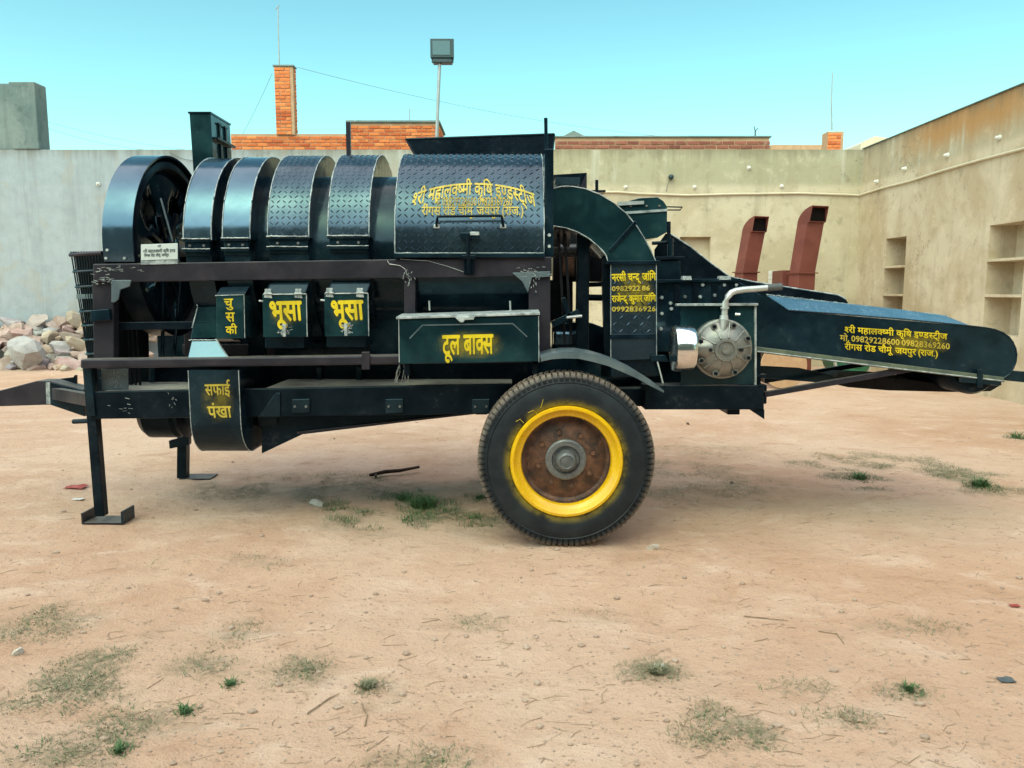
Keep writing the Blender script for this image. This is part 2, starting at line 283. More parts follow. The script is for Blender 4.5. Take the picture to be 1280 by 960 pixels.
# ------------------------------------------------------------------ mesh helpers
class MB:
    def __init__(s): s.v = []; s.f = []
    def add(s, vs, fs):
        o = len(s.v); s.v += [tuple(a) for a in vs]; s.f += [tuple(i + o for i in f) for f in fs]; return s
    def box(s, lo, hi):
        x0, y0, z0 = lo; x1, y1, z1 = hi
        return s.add([(x0,y0,z0),(x1,y0,z0),(x1,y1,z0),(x0,y1,z0),(x0,y0,z1),(x1,y0,z1),(x1,y1,z1),(x0,y1,z1)],
                     [(0,3,2,1),(4,5,6,7),(0,1,5,4),(1,2,6,5),(2,3,7,6),(3,0,4,7)])
    def loft(s, a, b):                                  # two matching rings, capped
        n = len(a)
        return s.add(list(a) + list(b), [tuple(range(n))[::-1], tuple(range(n, 2 * n))] + [(i, (i + 1) % n, n + (i + 1) % n, n + i) for i in range(n)])
    def plate(s, pts, Y, th):                           # photo outline on the plane Y, th deep
        a = [W(x, y, Y) for x, y in pts]
        ar = sum(a[i].x * a[(i + 1) % len(a)].z - a[(i + 1) % len(a)].x * a[i].z for i in range(len(a)))
        if ar < 0: a = a[::-1]
        b = [p + Vector((0, th, 0)) for p in a]
        n = len(a)
        return s.add(a + b, [tuple(range(n)), tuple(range(2 * n - 1, n - 1, -1))] + [((i + 1) % n, i, n + i, n + (i + 1) % n) for i in range(n)])
    def prism_x(s, prof, x0, x1):                       # (y, z) outline swept along x
        return s.loft([(x0, y, z) for y, z in prof], [(x1, y, z) for y, z in prof])
    def bar(s, a, b, w_, h_, up=(0, 0, 1)):
        a, b = Vector(a), Vector(b); d = (b - a).normalized(); u = Vector(up)
        if abs(d.dot(u)) > 0.95: u = Vector((0, 1, 0))
        r = d.cross(u).normalized(); u = r.cross(d)
        q = [r * w_ / 2 + u * h_ / 2, -r * w_ / 2 + u * h_ / 2, -r * w_ / 2 - u * h_ / 2, r * w_ / 2 - u * h_ / 2]
        return s.loft([a + k for k in q], [b + k for k in q])
    def tube(s, pts, r, n=8, closed=False):
        pts = [Vector(p) for p in pts]; rings = []; k = len(pts)
        for i, p in enumerate(pts):
            d = (pts[min(i + 1, k - 1)] - pts[max(i - 1, 0)]).normalized()
            u = Vector((0, 0, 1)) if abs(d.z) < 0.9 else Vector((0, 1, 0))
            a = d.cross(u).normalized(); b = a.cross(d); rr = r[i] if isinstance(r, (list, tuple)) else r
            rings.append([p + (a * math.cos(t) + b * math.sin(t)) * rr for t in [2 * math.pi * j / n for j in range(n)]])
        vs = [v for g in rings for v in g]; fs = []
        for i in range(k - 1):
            for j in range(n): fs.append((i * n + j, i * n + (j + 1) % n, (i + 1) * n + (j + 1) % n, (i + 1) * n + j))
        fs += [tuple(range(n))[::-1], tuple(range((k - 1) * n, k * n))]
        return s.add(vs, fs)
    def lathe(s, prof, c, axis='x', n=48, a0=0.0, a1=360.0):   # prof: (radius, position along the axis)
        full = abs(a1 - a0) > 359.9; m = n if full else n + 1; vs = []; fs = []
        for j in range(m):
            t = R(a0 + (a1 - a0) * j / n); cs, sn = math.cos(t), math.sin(t)
            for r, h in prof:
                if axis == 'x': vs.append((h, c[0] - r * cs, c[1] + r * sn))
                elif axis == 'y': vs.append((c[0] + r * cs, h, c[1] + r * sn))
                else: vs.append((c[0] + r * cs, c[1] + r * sn, h))
        k = len(prof)
        for j in range(n):
            for i in range(k - 1):
                a, b = j * k + i, ((j + 1) % m) * k + i
                fs.append((a, a + 1, b + 1, b))
        return s.add(vs, fs)
    def bolt(s, p, r=0.012, h=0.010, d=(0, -1, 0), n=6):
        p, d = Vector(p), Vector(d).normalized(); u = Vector((0, 0, 1)) if abs(d.z) < 0.9 else Vector((1, 0, 0))
        a = d.cross(u).normalized(); b = a.cross(d)
        q = [(a * math.cos(t) + b * math.sin(t)) * r for t in [2 * math.pi * j / n for j in range(n)]]
        return s.loft([p + k for k in q], [p + k * 0.85 + d * h for k in q])
    def obj(s, name, mat, parent=None, smooth=None, bevel=0.0, **props):
        me = bpy.data.meshes.new(name); me.from_pydata([tuple(v) for v in s.v], [], s.f); me.update()
        bm = bmesh.new(); bm.from_mesh(me); bmesh.ops.recalc_face_normals(bm, faces=bm.faces); bm.to_mesh(me); bm.free()
        me.materials.append(M[mat] if isinstance(mat, str) else mat)
        return link(name, me, parent, smooth, bevel, **props)
def link(name, me, parent=None, smooth=None, bevel=0.0, **props):
    o = bpy.data.objects.new(name, me); COL.objects.link(o)
    if smooth:
        me.shade_smooth(); me.set_sharp_from_angle(angle=R(smooth))
    if bevel:
        b = o.modifiers.new('bevel', 'BEVEL'); b.width = bevel; b.segments = 2; b.limit_method = 'ANGLE'; b.angle_limit = R(40)
    if parent: adopt(o, parent)
    for k, v in props.items(): o[k] = v
    return o
def world_loc(o):
    p = Vector(o.location); return p
def adopt(o, parent):
    o.parent = parent
    m = Matrix.Identity(4); q = parent
    chain = []
    while q: chain.append(q); q = q.parent
    for q in reversed(chain): m = m @ q.matrix_parent_inverse @ q.matrix_basis
    o.matrix_parent_inverse = m.inverted()
def thing(name, label, cat, loc, group=None):
    o = bpy.data.objects.new(name, None); COL.objects.link(o); o.location = loc; o.empty_display_size = 0.2
    o['label'] = label; o['category'] = cat
    if group: o['group'] = group
    return o
def tag(o, label, cat, group=None):
    o['label'] = label; o['category'] = cat
    if group: o['group'] = group
    return o
def part_empty(name, parent, loc):
    o = bpy.data.objects.new(name, None); COL.objects.link(o); o.location = loc; adopt(o, parent); return o
def nz(x, y, z=0.0): return noise.noise(Vector((x, y, z)))

# ------------------------------------------------------------------ ground
PATCH = [  # px, py, radius across px, radius down px, strength: withered grass on the soil, also painting shade under the machine
    (210, 848, 80, 26, 1.0), (120, 835, 60, 24, 0.8), (190, 900, 70, 22, 0.9), (110, 940, 80, 20, 0.7), (370, 842, 40, 18, 0.8), (460, 865, 35, 16, 0.9),
    (30, 780, 70, 22, 0.6), (260, 790, 60, 16, 0.5), (60, 870, 50, 20, 0.7), (820, 842, 34, 16, 1.0), (875, 890, 30, 10, 0.8), (935, 918, 34, 16, 0.8), (870, 925, 26, 10, 0.7),
    (620, 775, 60, 10, 0.4), (700, 770, 60, 10, 0.4), (540, 635, 120, 22, 1.0), (380, 610, 120, 18, 0.7), (660, 600, 60, 16, 0.6), (860, 600, 90, 24, 0.55),
    (1080, 575, 90, 10, 0.7), (1070, 600, 40, 9, 0.9), (1210, 600, 60, 14, 0.8), (1150, 585, 50, 8, 0.6), (1000, 860, 30, 10, 0.5), (1135, 865, 26, 9, 0.8), (530, 950, 60, 14, 0.7), (1060, 900, 40, 8, 0.4),
    (60, 460, 60, 6, 0.8), (880, 560, 60, 10, 0.4), (1140, 780, 60, 8, 0.3), (300, 700, 100, 8, 0.25)]
PW = []
for px, py, rx, ry, s in PATCH:
    c = G(px, py); a = G(px + rx, py).x - c.x; b = abs(G(px, py - ry).y - G(px, py + ry).y) / 2
    PW.append((c.x, c.y, a, b, s))
def thatch(x, y):
    t = 0.0
    for cx, cy, a, b, s in PW:
        dx, dy = (x - cx) / a, (y - cy) / b; d = dx * dx + dy * dy
        if d < 2.2: t = max(t, s * max(0.0, 1 - d / 2.2) ** 0.7)
    return t * max(0.0, min(1.0, 0.55 + 1.5 * nz(x * 3.1, y * 3.1, 5.0) + .5 * nz(x * 9, y * 9, 5.0)))
def ground_h(x, y):
    if abs(x) > 30 or y < -10 or y > 40: return 0.0
    h = 0.018 * nz(x * 0.5, y * 0.5) + 0.014 * nz(x * 1.7, y * 1.7, 3) + 0.010 * nz(x * 5, y * 5, 7) * (0.4 + abs(nz(x * .8, y * .8, 2)) * 1.6) + 0.006 * nz(x * 12, y * 12, 9)
    if x < -4: h += 0.10 * max(0, min(1, (y - 12.5) / 2.0)) * min(1, (-4 - x) / 2)
    return h - 0.008
def axis_pts(lo, hi, f0, f1, step, grow=1.35):
    p = [f0]
    while p[-1] < f1: p.append(p[-1] + step)
    s = step
    while p[-1] < hi: s *= grow; p.append(p[-1] + s)
    s = step
    while p[0] > lo: s *= grow; p.insert(0, p[0] - s)
    return p
gx = axis_pts(-600, 600, -4.2, 4.3, 0.034, 1.2); gy = axis_pts(-600, 900, 2.3, 7.0, 0.034, 1.14)
me = bpy.data.meshes.new('ground'); nx = len(gx)
me.from_pydata([(x, y, ground_h(x, y)) for y in gy for x in gx], [], [(j * nx + i, j * nx + i + 1, (j + 1) * nx + i + 1, (j + 1) * nx + i) for j in range(len(gy) - 1) for i in range(nx - 1)])
at = me.attributes.new('thatch', 'FLOAT', 'POINT')
at.data.foreach_set('value', [thatch(x, y) if (abs(x) < 15 and 1 < y < 20) else 0.0 for y in gy for x in gx])
me.materials.append(M['soil']); link('ground', me, None, 60, kind='structure')

# ------------------------------------------------------------------ courtyard walls
YB_, XR, ZT = 15.5, 6.95, 4.31
def niche_wall(f, u0, u1, z0, z1, thick, holes, depth):
    """wall front as a grid with real recesses; f(u, z, d) -> point, d = depth into the wall"""
    mb = MB()
    us = sorted({u0, u1, *[h[0] for h in holes], *[h[1] for h in holes]}); zs = sorted({z0, z1, *[h[2] for h in holes], *[h[3] for h in holes]})
    for i in range(len(us) - 1):
        for j in range(len(zs) - 1):
            a, b, c, d = us[i], us[i + 1], zs[j], zs[j + 1]
            hole = any(h[0] <= a and b <= h[1] and h[2] <= c and d <= h[3] for h in holes)
            dd = depth if hole else 0
            mb.add([f(a, c, dd), f(b, c, dd), f(b, d, dd), f(a, d, dd)], [(0, 1, 2, 3)])
    for a, b, c, d in holes:
        for p, q in (((a, c), (b, c)), ((b, c), (b, d)), ((b, d), (a, d)), ((a, d), (a, c))):
            mb.add([f(*p, 0), f(*q, 0), f(*q, depth), f(*p, depth)], [(0, 1, 2, 3)])
    q = [(u0, z0), (u1, z0), (u1, z1), (u0, z1)]
    mb.add([f(*k, 0) for k in q] + [f(*k, thick) for k in q], [(7, 6, 5, 4)] + [(i, (i + 1) % 4, 4 + (i + 1) % 4, 4 + i) for i in range(4)])
    return mb
nb = W(850, 296, YB_); nb2 = W(887, 345, YB_)
wall = niche_wall(lambda u, z, d: (u, YB_ + d, z), -16, XR + 0.30, -0.3, ZT, 0.30, [(nb.x, nb2.x, nb2.z - 0.7, nb.z)], 0.16).obj('courtyard_wall', 'wall_back')
tag(wall, 'long grey-beige cement plastered wall behind the machine, topped by brickwork', 'wall')
def ry_of(px): return 6.95 * FPX / (px - CX) * 1.005
rh = [(-ry_of(1103), -ry_of(1128), 0.9, 2.49), (-ry_of(1230), -ry_of(1276), 0.9, 2.47)]
rw = thing('courtyard_side_wall', 'beige plastered side wall with shelf niches and an orange stain on top', 'wall', (XR, 10, 0))
niche_wall(lambda u, z, d: (XR + d, -u, z), -YB_ - 0.0, 3.5, -0.3, ZT, 0.62, rh, 0.40).obj('wall_panel', 'wall_right', rw)
for a, b, c, d in rh:
    for z in (1.455, 1.965): MB().box((XR - 0.012, -b + 0.002, z - 0.02), (XR + 0.398, -a - 0.002, z + 0.02)).obj('niche_shelf', 'wall_right', rw, bevel=0.004)
MB().box((XR - 0.03, -3.4, ZT + 0.002), (XR + 0.66, YB_ - 0.01, ZT + 0.022)).obj('coping', 'tower', rw, bevel=0.01)
# concrete pillar block on the wall
a = W(-60, 102, YB_ - 0.03); b = W(49, 187, YB_ - 0.03)
pil = thing('concrete_pillar', 'square weathered grey-green concrete pillar rising above the wall', 'pillar', ((a.x + b.x) / 2, YB_, ZT))
MB().box((W(10, 102, YB_ - .03).x, YB_ - 0.03, ZT + .003), (b.x, YB_ + 0.35, a.z)).obj('shaft', 'tower', pil, bevel=0.02)
MB().box((a.x - 3, YB_ + 0.05, ZT + .003), (W(9.5, 102, YB_ - .03).x, YB_ + 0.5, a.z - 0.01)).obj('side_panel', 'tower', pil, bevel=0.02)
# unseen building behind the viewer, height and dark tone set for drum reflections
nbd = thing('courtyard_building', 'unseen plain plastered two storey building closing the near side of the yard', 'building', (-6, -13, 0))
MB().box((-15.2, -17, -0.3), (11, -10, 9.0)).obj('main_block', 'near_build', nbd)
MB().box((-28, -16.9, -0.3), (-15.21, -9.9, 7.6)).obj('side_block', 'near_build', nbd)

# conduit and fittings
cz = W(900, 241.5, YB_ - .03)
c_pts = [W(x, y, YB_ - 0.03) for x, y in ((700, 238), (745, 240), (773, 240), (800, 242), (860, 244), (920, 242.5), (1000, 241.5), (1060, 243.5))]
mb = MB().tube(c_pts + [Vector((XR - .03, YB_ - .03, c_pts[-1].z - 0.01))] + [Vector((XR - .03, y, c_pts[-1].z + 0.012 * math.sin(y * 2.2) + 0.004 * (15 - y))) for y in (14.6, 13.6, 12.6, 11.6, 10.6, 9.5, 8, 5)], 0.021, 8)
tag(mb.obj('conduit_pipe', 'conduit', smooth=50), 'thin cream conduit pipe running along both courtyard walls', 'pipe')
def lamp_holder(p, d, label):
    d = Vector(d); t = thing('lamp_holder', label, 'lamp holder', p, 'lamp holders on the courtyard walls')
    p = Vector(p); u = Vector((0, 0, 1)); s = d.cross(u)
    def ring(r, h): return [p + d * h + (s * math.cos(k) + u * math.sin(k)) * r for k in [2 * math.pi * j / 14 for j in range(14)]]
    m = MB(); m.loft(ring(0.040, 0.0), ring(0.038, 0.02)); m.obj('base', 'white_cer', t, 40)
    m = MB(); m.loft(ring(0.030, 0.019), ring(0.027, 0.048)); m.loft(ring(0.027, 0.0485), ring(0.012, 0.07)); m.obj('socket', 'white_cer', t, 40)
for px, py, lb in ((782, 234, 'small white lamp holder on the back wall beyond the elbow duct'), (868, 234, 'small white lamp holder on the back wall below the dark bulb'), (977, 233, 'small white lamp holder on the back wall above the gap between the red ducts'), (936, 210, 'small white lamp holder high on the back wall above the shorter red duct')): lamp_holder(W(px, py, YB_), (0, -1, 0), lb)
lamp_holder(W(123, 230, YB_), (0, -1, 0), 'white lamp holder on the bare wall beside the flywheel casing')
for px, py, lb in ((1097, 227, 'next to the wall corner'), (1132, 211, 'above the narrow far niche'), (1185, 194, 'between the two niches'), (1250, 172, 'above the wide near niche')):
    y = ry_of(px); d = ray(px, py); t = XR / d.x; lamp_holder((XR, d.y * t, CAMZ + d.z * t), (-1, 0, 0), 'white lamp holder on the side wall ' + lb)
p = W(838, 222, YB_)
t = thing('wall_bulb', 'dark round bulb with hanging wire on the back wall', 'bulb', p)
m = MB(); m.lathe([(0.0, p.y - .12), (0.03, p.y - .115), (.052, p.y - .085), (.055, p.y - .06), (.04, p.y - .03), (.035, p.y)], (p.x, p.z), 'y', 16); m.obj('globe', 'lamp_body', t, 50)
MB().tube([p + Vector((0, -.01, -.02)), p + Vector((-.05, -.02, -.12)), p + Vector((-.08, -.02, -.28))], .005, 5).obj('wire', 'wire', t)

# ------------------------------------------------------------------ brickwork behind the wall
def brick_mesh(sx, sy, sz, mat, seed):
    rnd = random.Random(seed); mb = MB(); c = 0.008
    j = lambda: rnd.uniform(-0.003, 0.003)
    x, y, z = sx / 2, sy / 2, sz / 2
    mb.add([(a * (x - (c if i else 0)) + j(), (-y if i else -y + c), b * (z - (c if i else 0)) + j()) for i in (0, 1) for a, b in ((-1, -1), (1, -1), (1, 1), (-1, 1))] + [(a * x, y, b * z) for a, b in ((-1, -1), (1, -1), (1, 1), (-1, 1))],
           [(4, 5, 6, 7)] + [(i, (i + 1) % 4, 4 + (i + 1) % 4, 4 + i) for i in range(4)] + [(8 + i, 8 + (i + 1) % 4, (i + 1) % 4, i) for i in range(4)] + [(11, 10, 9, 8)])
    me = bpy.data.meshes.new('brick'); me.from_pydata(mb.v, [], mb.f); me.materials.append(M[mat]); me.update()
    return me
BK = {(m, k, s): brick_mesh((0.226 if k else 0.104), 0.10, 0.062, m, s) for m in ('brick', 'brick_shaded') for k in (0, 1) for s in (1, 2, 3)}
def lay(parent, x0, x1, z0, z1, y, mat, rnd, side=None):
    """courses of single bricks on a face at depth y (or, with side, on a face at x = side going back)"""
    z = z0 + 0.034; k = 0; CH = 0.078
    while z + 0.03 < z1:
        x = x0 + 0.003
        first = (k % 2 == 1)
        while x < x1 - 0.05:
            L = 0.119 if first else 0.242
            if x + L > x1 + 0.01: L = 0.119
            if x + L > x1 + 0.03: break
            big = 1 if L > 0.2 else 0
            o = bpy.data.objects.new('brick', BK[(mat, big, rnd.randint(1, 3))]); COL.objects.link(o)
            pr = rnd.uniform(-0.006, 0.006)
            if side is None: o.location = (x + L / 2, y + 0.046 + pr, z)
            else: o.location = (side - 0.046 - pr, x + L / 2, z); o.rotation_euler = (0, 0, math.pi / 2)
            adopt(o, parent); x += L; first = False
        z += CH; k += 1
rnd = random.Random(3)
YK = 18.0
def brick_thing(name, label, x0, x1, z0, z1, y, depth, mat, cat='wall', side=True, full=True):
    t = thing(name, label, cat, ((x0 + x1) / 2, y + depth / 2, z0))
    core_lo = -0.2 if full else z0
    MB().box((x0 + .005, y + .012, core_lo), (x1 - .012, y + depth, z1 - 0.004)).obj('mortar_core', 'mortar', t)
    lay(t, x0, x1, z0, z1, y, mat, rnd)
    if side: lay(t, y + 0.10, y + depth, z0, z1, 0, mat, rnd, side=x1 - 0.002)
    return t
a = W(288, 167, YK); b = W(433, 196, YK)
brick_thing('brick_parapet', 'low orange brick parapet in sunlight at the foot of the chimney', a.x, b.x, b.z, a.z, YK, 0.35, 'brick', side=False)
a2 = W(434, 153.5, YK - .1); b2 = W(549, 196, YK - .1)
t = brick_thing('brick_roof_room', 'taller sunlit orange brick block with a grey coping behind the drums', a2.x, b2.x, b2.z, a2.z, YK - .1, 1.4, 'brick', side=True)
MB().box((a2.x - .03, YK - .14, a2.z), (b2.x + .03, YK + 1.35, a2.z + .05)).obj('coping', 'tower', t, bevel=.01)
a = W(342, 83, YK - .05); b = W(369, 167, YK - .05)
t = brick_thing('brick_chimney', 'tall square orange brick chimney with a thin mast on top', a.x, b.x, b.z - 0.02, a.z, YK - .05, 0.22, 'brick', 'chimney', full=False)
MB().box((a.x - .02, YK - .07, a.z - .002), (b.x + .02, YK + .19, a.z + .035)).obj('cap', 'tower', t, bevel=.008)
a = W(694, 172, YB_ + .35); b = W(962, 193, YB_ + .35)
t = brick_thing('brick_parapet', 'long shaded dull red brick parapet above the beige wall', a.x, b.x, ZT - .15, a.z, YB_ + .35, 0.3, 'brick_shaded', side=False)
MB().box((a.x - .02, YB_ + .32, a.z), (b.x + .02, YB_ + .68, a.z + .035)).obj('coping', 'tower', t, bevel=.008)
a = W(1035, 164, 21); b = W(1054, 196, 21)
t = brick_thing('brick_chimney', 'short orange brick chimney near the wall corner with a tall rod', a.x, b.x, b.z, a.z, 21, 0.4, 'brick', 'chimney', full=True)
MB().tube([W(1040, 163, 21.1), W(1039.5, 128, 21.1), W(1040.5, 91, 21.1)], [.022, .018, .014], 6).obj('rod', 'rod', t)
# thin mast with dipole on the chimney
t = thing('antenna_mast', 'very thin mast with a small aerial standing on the tall chimney', 'antenna', W(349, 83, YK + .06))
MB().tube([W(349, 83, YK + .06), W(348, 45, YK + .06), W(347.5, 8, YK + .06)], [.016, .014, .012], 6).obj('mast', 'rod', t)
MB().tube([W(344.5, 12, YK + .06), W(347.5, 8, YK + .06), W(349.5, 6, YK + .06)], .009, 5).obj('aerial_arm', 'rod', t)
p = W(512, 152, YK + 1); tag(MB().tube([p - Vector((0, 0, .1)), W(512, 136, YK + 1)], .012, 5).obj('rod', 'rod'), 'short thin rod sticking up from the brick roof room', 'rod')
# forked post
t = thing('forked_stick', 'small forked dark stick standing on the dull red parapet', 'stick', W(944, 170, YB_ + .5))
MB().tube([W(944, 171, YB_ + .5), W(944, 163, YB_ + .5)], .014, 6).obj('stem', 'stick', t)
MB().tube([W(944, 164, YB_ + .5), W(942.5, 158, YB_ + .5)], .009, 5).obj('branch', 'stick', t); MB().tube([W(944, 164, YB_ + .5), W(947.5, 160, YB_ + .5)], .009, 5).obj('branch', 'stick', t)
# far roofs
m = MB(); a = W(702, 171, 30); b = W(733, 171, 30); c = W(717, 163, 30)
m.loft([(a.x, 30, 0), (b.x, 30, 0), (b.x, 30, a.z), (c.x, 30, c.z), (a.x, 30, a.z)], [(a.x, 36, 0), (b.x, 36, 0), (b.x, 36, a.z), (c.x, 36, c.z), (a.x, 36, a.z)])
tag(m.obj('far_shed', 'tower'), 'small grey gabled roof peeping over the dull red parapet', 'shed')
m = MB(); a = W(1076, 180, 26); b = W(1130, 180, 26); c = W(1094, 170, 26)
m.loft([(a.x, 26, 0), (b.x, 26, 0), (b.x, 26, a.z + .12), (c.x, 26, c.z), (a.x, 26, a.z)], [(a.x, 30, 0), (b.x, 30, 0), (b.x, 30, a.z + .12), (c.x, 30, c.z), (a.x, 30, a.z)])
tag(m.obj('far_house', 'conduit'), 'pale roofline just visible over the wall corner', 'house')
m = MB(); a = W(964, 187, 27); b = W(1034, 181, 27); m.box((a.x, 27, 0), (b.x, 31, b.z))
tag(m.obj('far_house', 'mortar'), 'low pinkish flat roof between the parapet and the short chimney', 'house')
# overhead cables
def cable(p, q, sag, label, r=0.0045):
    p, q = Vector(p), Vector(q); n = 14
    tag(MB().tube([p.lerp(q, i / n) - Vector((0, 0, sag * 4 * (i / n) * (1 - i / n))) for i in range(n + 1)], r, 5).obj('overhead_cable', 'wire'), label, 'cable')
cable(W(371, 84, YK), W(845, 172, 24), .22, 'thin overhead cable falling from the chimney top to the right')
cable(W(340, 92, YK), W(303, 168, YK + .06), .04, 'thin guy wire slanting down left from the chimney top')
cable(W(58, 152, 22), W(240, 188, 26), .1, 'faint cable sloping down from the concrete pillar, upper one', .004)
cable(W(58, 160, 22), W(190, 188, 26), .1, 'faint cable sloping down from the concrete pillar, lower one', .004)
cable(W(212, 190, YB_ - .03), W(248, 200, YB_ - .03), .06, 'short slack wire on the wall beside the discharge box', .007)
# floodlight
YL = 16.4
t = thing('floodlight', 'dark square floodlight on a thin pole against the sky', 'floodlight', W(545, 196, YL))
MB().tube([W(544, 215, YL), W(546, 165, YL), W(549.5, 80, YL)], .034, 10).obj('pole', 'rod', t, 50)
a = W(537.5, 48, YL - .12); b = W(567.5, 72, YL - .12)
def fl(x, z, d): return Vector((x, YL - .12 + d, z + d * -0.15))
hd = MB(); q = [(a.x, b.z), (b.x, b.z), (b.x, a.z), (a.x, a.z)]
hd.loft([fl(x, z, 0) for x, z in q], [fl(x * .9 + (a.x + b.x) * .05, z * .94 + (a.z + b.z) * .03, .22) for x, z in q]); hd = hd.obj('lamp_housing', 'lamp_body', t, bevel=.012)
e = .05
M['lamp_glass'], _nt, _b = node_mat('floodlight_glass'); _b.inputs['Base Color'].default_value = (.05, .11, .12, 1); _b.inputs['Roughness'].default_value = .1; _b.inputs['Metallic'].default_value = .3
MB().loft([fl(x, z, -.012) for x, z in ((a.x + e, b.z + e), (b.x - e * 1.6, b.z + e), (b.x - e * 1.6, a.z - e), (a.x + e, a.z - e))], [fl(x, z, -.002) for x, z in ((a.x + e, b.z + e), (b.x - e * 1.6, b.z + e), (b.x - e * 1.6, a.z - e), (a.x + e, a.z - e))]).obj('glass', 'lamp_glass', hd)
c = (a.x + b.x) / 2
MB().box((c - .2, YL - .1, b.z - .09), (c + .2, YL + .1, b.z - .005)).obj('ballast_box', 'lamp_body', t, bevel=.015)
for s in (-1, 1): MB().box((c + s * .21 - .012, YL - .06, b.z - .07), (c + s * .21 + .012, YL + .02, b.z + .08)).obj('bracket', 'lamp_body', t)

# ------------------------------------------------------------------ things standing by the walls
def red_duct(name, label, foot, yaw, wd, dp, z_flange, z_top, lean):
    """rectangular sheet duct: base box, straight leaning shaft, forward-bent mouth"""
    t = thing(name, label, 'duct', foot, 'red oxide ducts standing by the back wall')
    f = Vector(foot); c, s = math.cos(yaw), math.sin(yaw)
    def L(u, d, z): return Vector((f.x + u * c - d * s, f.y + u * s + d * c, z))      # u across, d away from the mouth
    def ring(z, d0, d1, off, k=1.0): return [L(-wd / 2 * k + off, d0, z), L(wd / 2 * k + off, d0, z), L(wd / 2 * k + off, d1, z), L(-wd / 2 * k + off, d1, z)]
    MB().loft(ring(0.0, -.02, dp + .05, -.02, 1.05), ring(z_flange, 0, dp, 0)).obj('base_box', 'red_duct', t, bevel=.006)
    MB().loft(ring(z_flange, -.04, dp + .04, 0, 1.16), ring(z_flange + .02, -.04, dp + .04, 0, 1.16)).obj('flange', 'red_duct', t)
    m = MB(); z1 = z_top - .30
    m.loft(ring(z_flange + .021, .005, dp - .005, 0, .98), ring(z1, 0, dp, lean))
    m.obj('shaft', 'red_duct', t)
    # curved hood towards the yard, open at the mouth
    m = MB(); prof = []; n = 7
    for i in range(n + 1):
        a = math.pi / 2 * i / n * 0.85
        e_ = (1 - math.cos(a)) / (1 - math.cos(math.pi / 2 * .85))
        lo = (-.05 * e_, z1 + .03 * math.sin(a))
        hi = (dp - (dp + .10) * e_, z1 + .30 * math.sin(a))
        prof.append((lo, hi))
    vs = []; fs = []
    for lo, hi in prof:
        k = 1.0 + .0 * lo[0]
        vs += [L(-wd / 2 * k + lean, *lo), L(wd / 2 * k + lean, *lo), L(wd / 2 * k + lean, *hi), L(-wd / 2 * k + lean, *hi)]
    for i in range(n):
        for j in range(4): fs.append((i * 4 + j, i * 4 + (j + 1) % 4, i * 4 + 4 + (j + 1) % 4, i * 4 + 4 + j))
    m.add(vs, fs); h = m.obj('hood', 'red_duct', t)
    sd = h.modifiers.new('sheet', 'SOLIDIFY'); sd.thickness = .012; sd.offset = -1
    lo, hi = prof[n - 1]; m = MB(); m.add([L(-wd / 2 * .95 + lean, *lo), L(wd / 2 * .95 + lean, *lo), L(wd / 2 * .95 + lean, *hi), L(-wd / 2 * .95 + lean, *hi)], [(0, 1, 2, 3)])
    m.obj('throat_shade_plate', 'throat_shade', t)  # black plate painted as the shade behind the open mouth
    return t
ya = R(20)
p2 = W(1009, 342, 13.2); red_duct('red_duct', 'taller rust-red sheet duct with an open black mouth', (p2.x, 13.2, 0), ya, .35, .25, p2.z, W(1020, 257, 13.2).z, .13)
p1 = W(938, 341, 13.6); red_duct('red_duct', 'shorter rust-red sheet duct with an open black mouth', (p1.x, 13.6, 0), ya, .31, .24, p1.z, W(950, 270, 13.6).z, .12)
a = W(976, 338, 13.6); b = W(999, 470, 13.6)
tag(MB().box((a.x, 13.55, 0), (b.x - .12, 14.05, a.z)).obj('red_cabinet', 'red_duct', bevel=.01), 'low rust-red sheet cabinet against the foot of the taller duct', 'cabinet')
a = W(961, 337.5, 14.6); b = W(977, 350, 14.6)
t = thing('tile_panel', 'small white tiled panel standing between the two red ducts', 'panel', (a.x, 14.6, b.z))
MB().box((a.x, 14.62, 0), (b.x + .1, 14.75, a.z - .005)).obj('backing', 'wall_back', t)
for i in range(3):
    for j in range(4):
        x = a.x + i * .085; z = a.z - .01 - (j + 1) * .085
        MB().box((x + .003, 14.605, z + .003), (x + .082, 14.622, z + .082)).obj('tile', 'white_cer', t, bevel=.003)
# old green tank and stone things seen under the chute
p = W(1066, 452, 13.4)
t = thing('green_tank', 'small bright green round tank lying on its side below the feed chute', 'tank', (p.x, 13.4, 0))
rr = .30
MB().lathe([(0, 13.25), (rr * .45, 13.22), (rr * .82, 13.26), (rr, 13.35), (rr, 14.00), (0, 14.05)], (p.x, rr), 'y', 36).obj('shell', 'green_tank', t, 40)
MB().lathe([(rr * .99, 13.36), (rr + .03, 13.36), (rr + .03, 13.44), (rr * .99, 13.44)], (p.x, rr), 'y', 36).obj('hoop', 'galv', t, 40)
MB().lathe([(0, 13.20), (.11, 13.20), (.13, 13.24), (.13, 13.27)], (p.x, rr), 'y', 20).obj('lid', 'green_tank', t, 40)
p = W(978, 446, 12.0)
t = thing('cable_drum', 'old wooden drum lying on its side beyond the drawn struts', 'drum', (p.x, 12, 0))
for y in (11.9, 12.4): MB().lathe([(0, y), (.36, y), (.36, y + .05), (0, y + .05)], (p.x, .36), 'y', 32).obj('flange', 'stick' if y > 12 else 'mortar', t, 40)
MB().lathe([(.2, 11.95), (.2, 12.4)], (p.x, .36), 'y', 24).obj('core', 'mortar', t, 40)

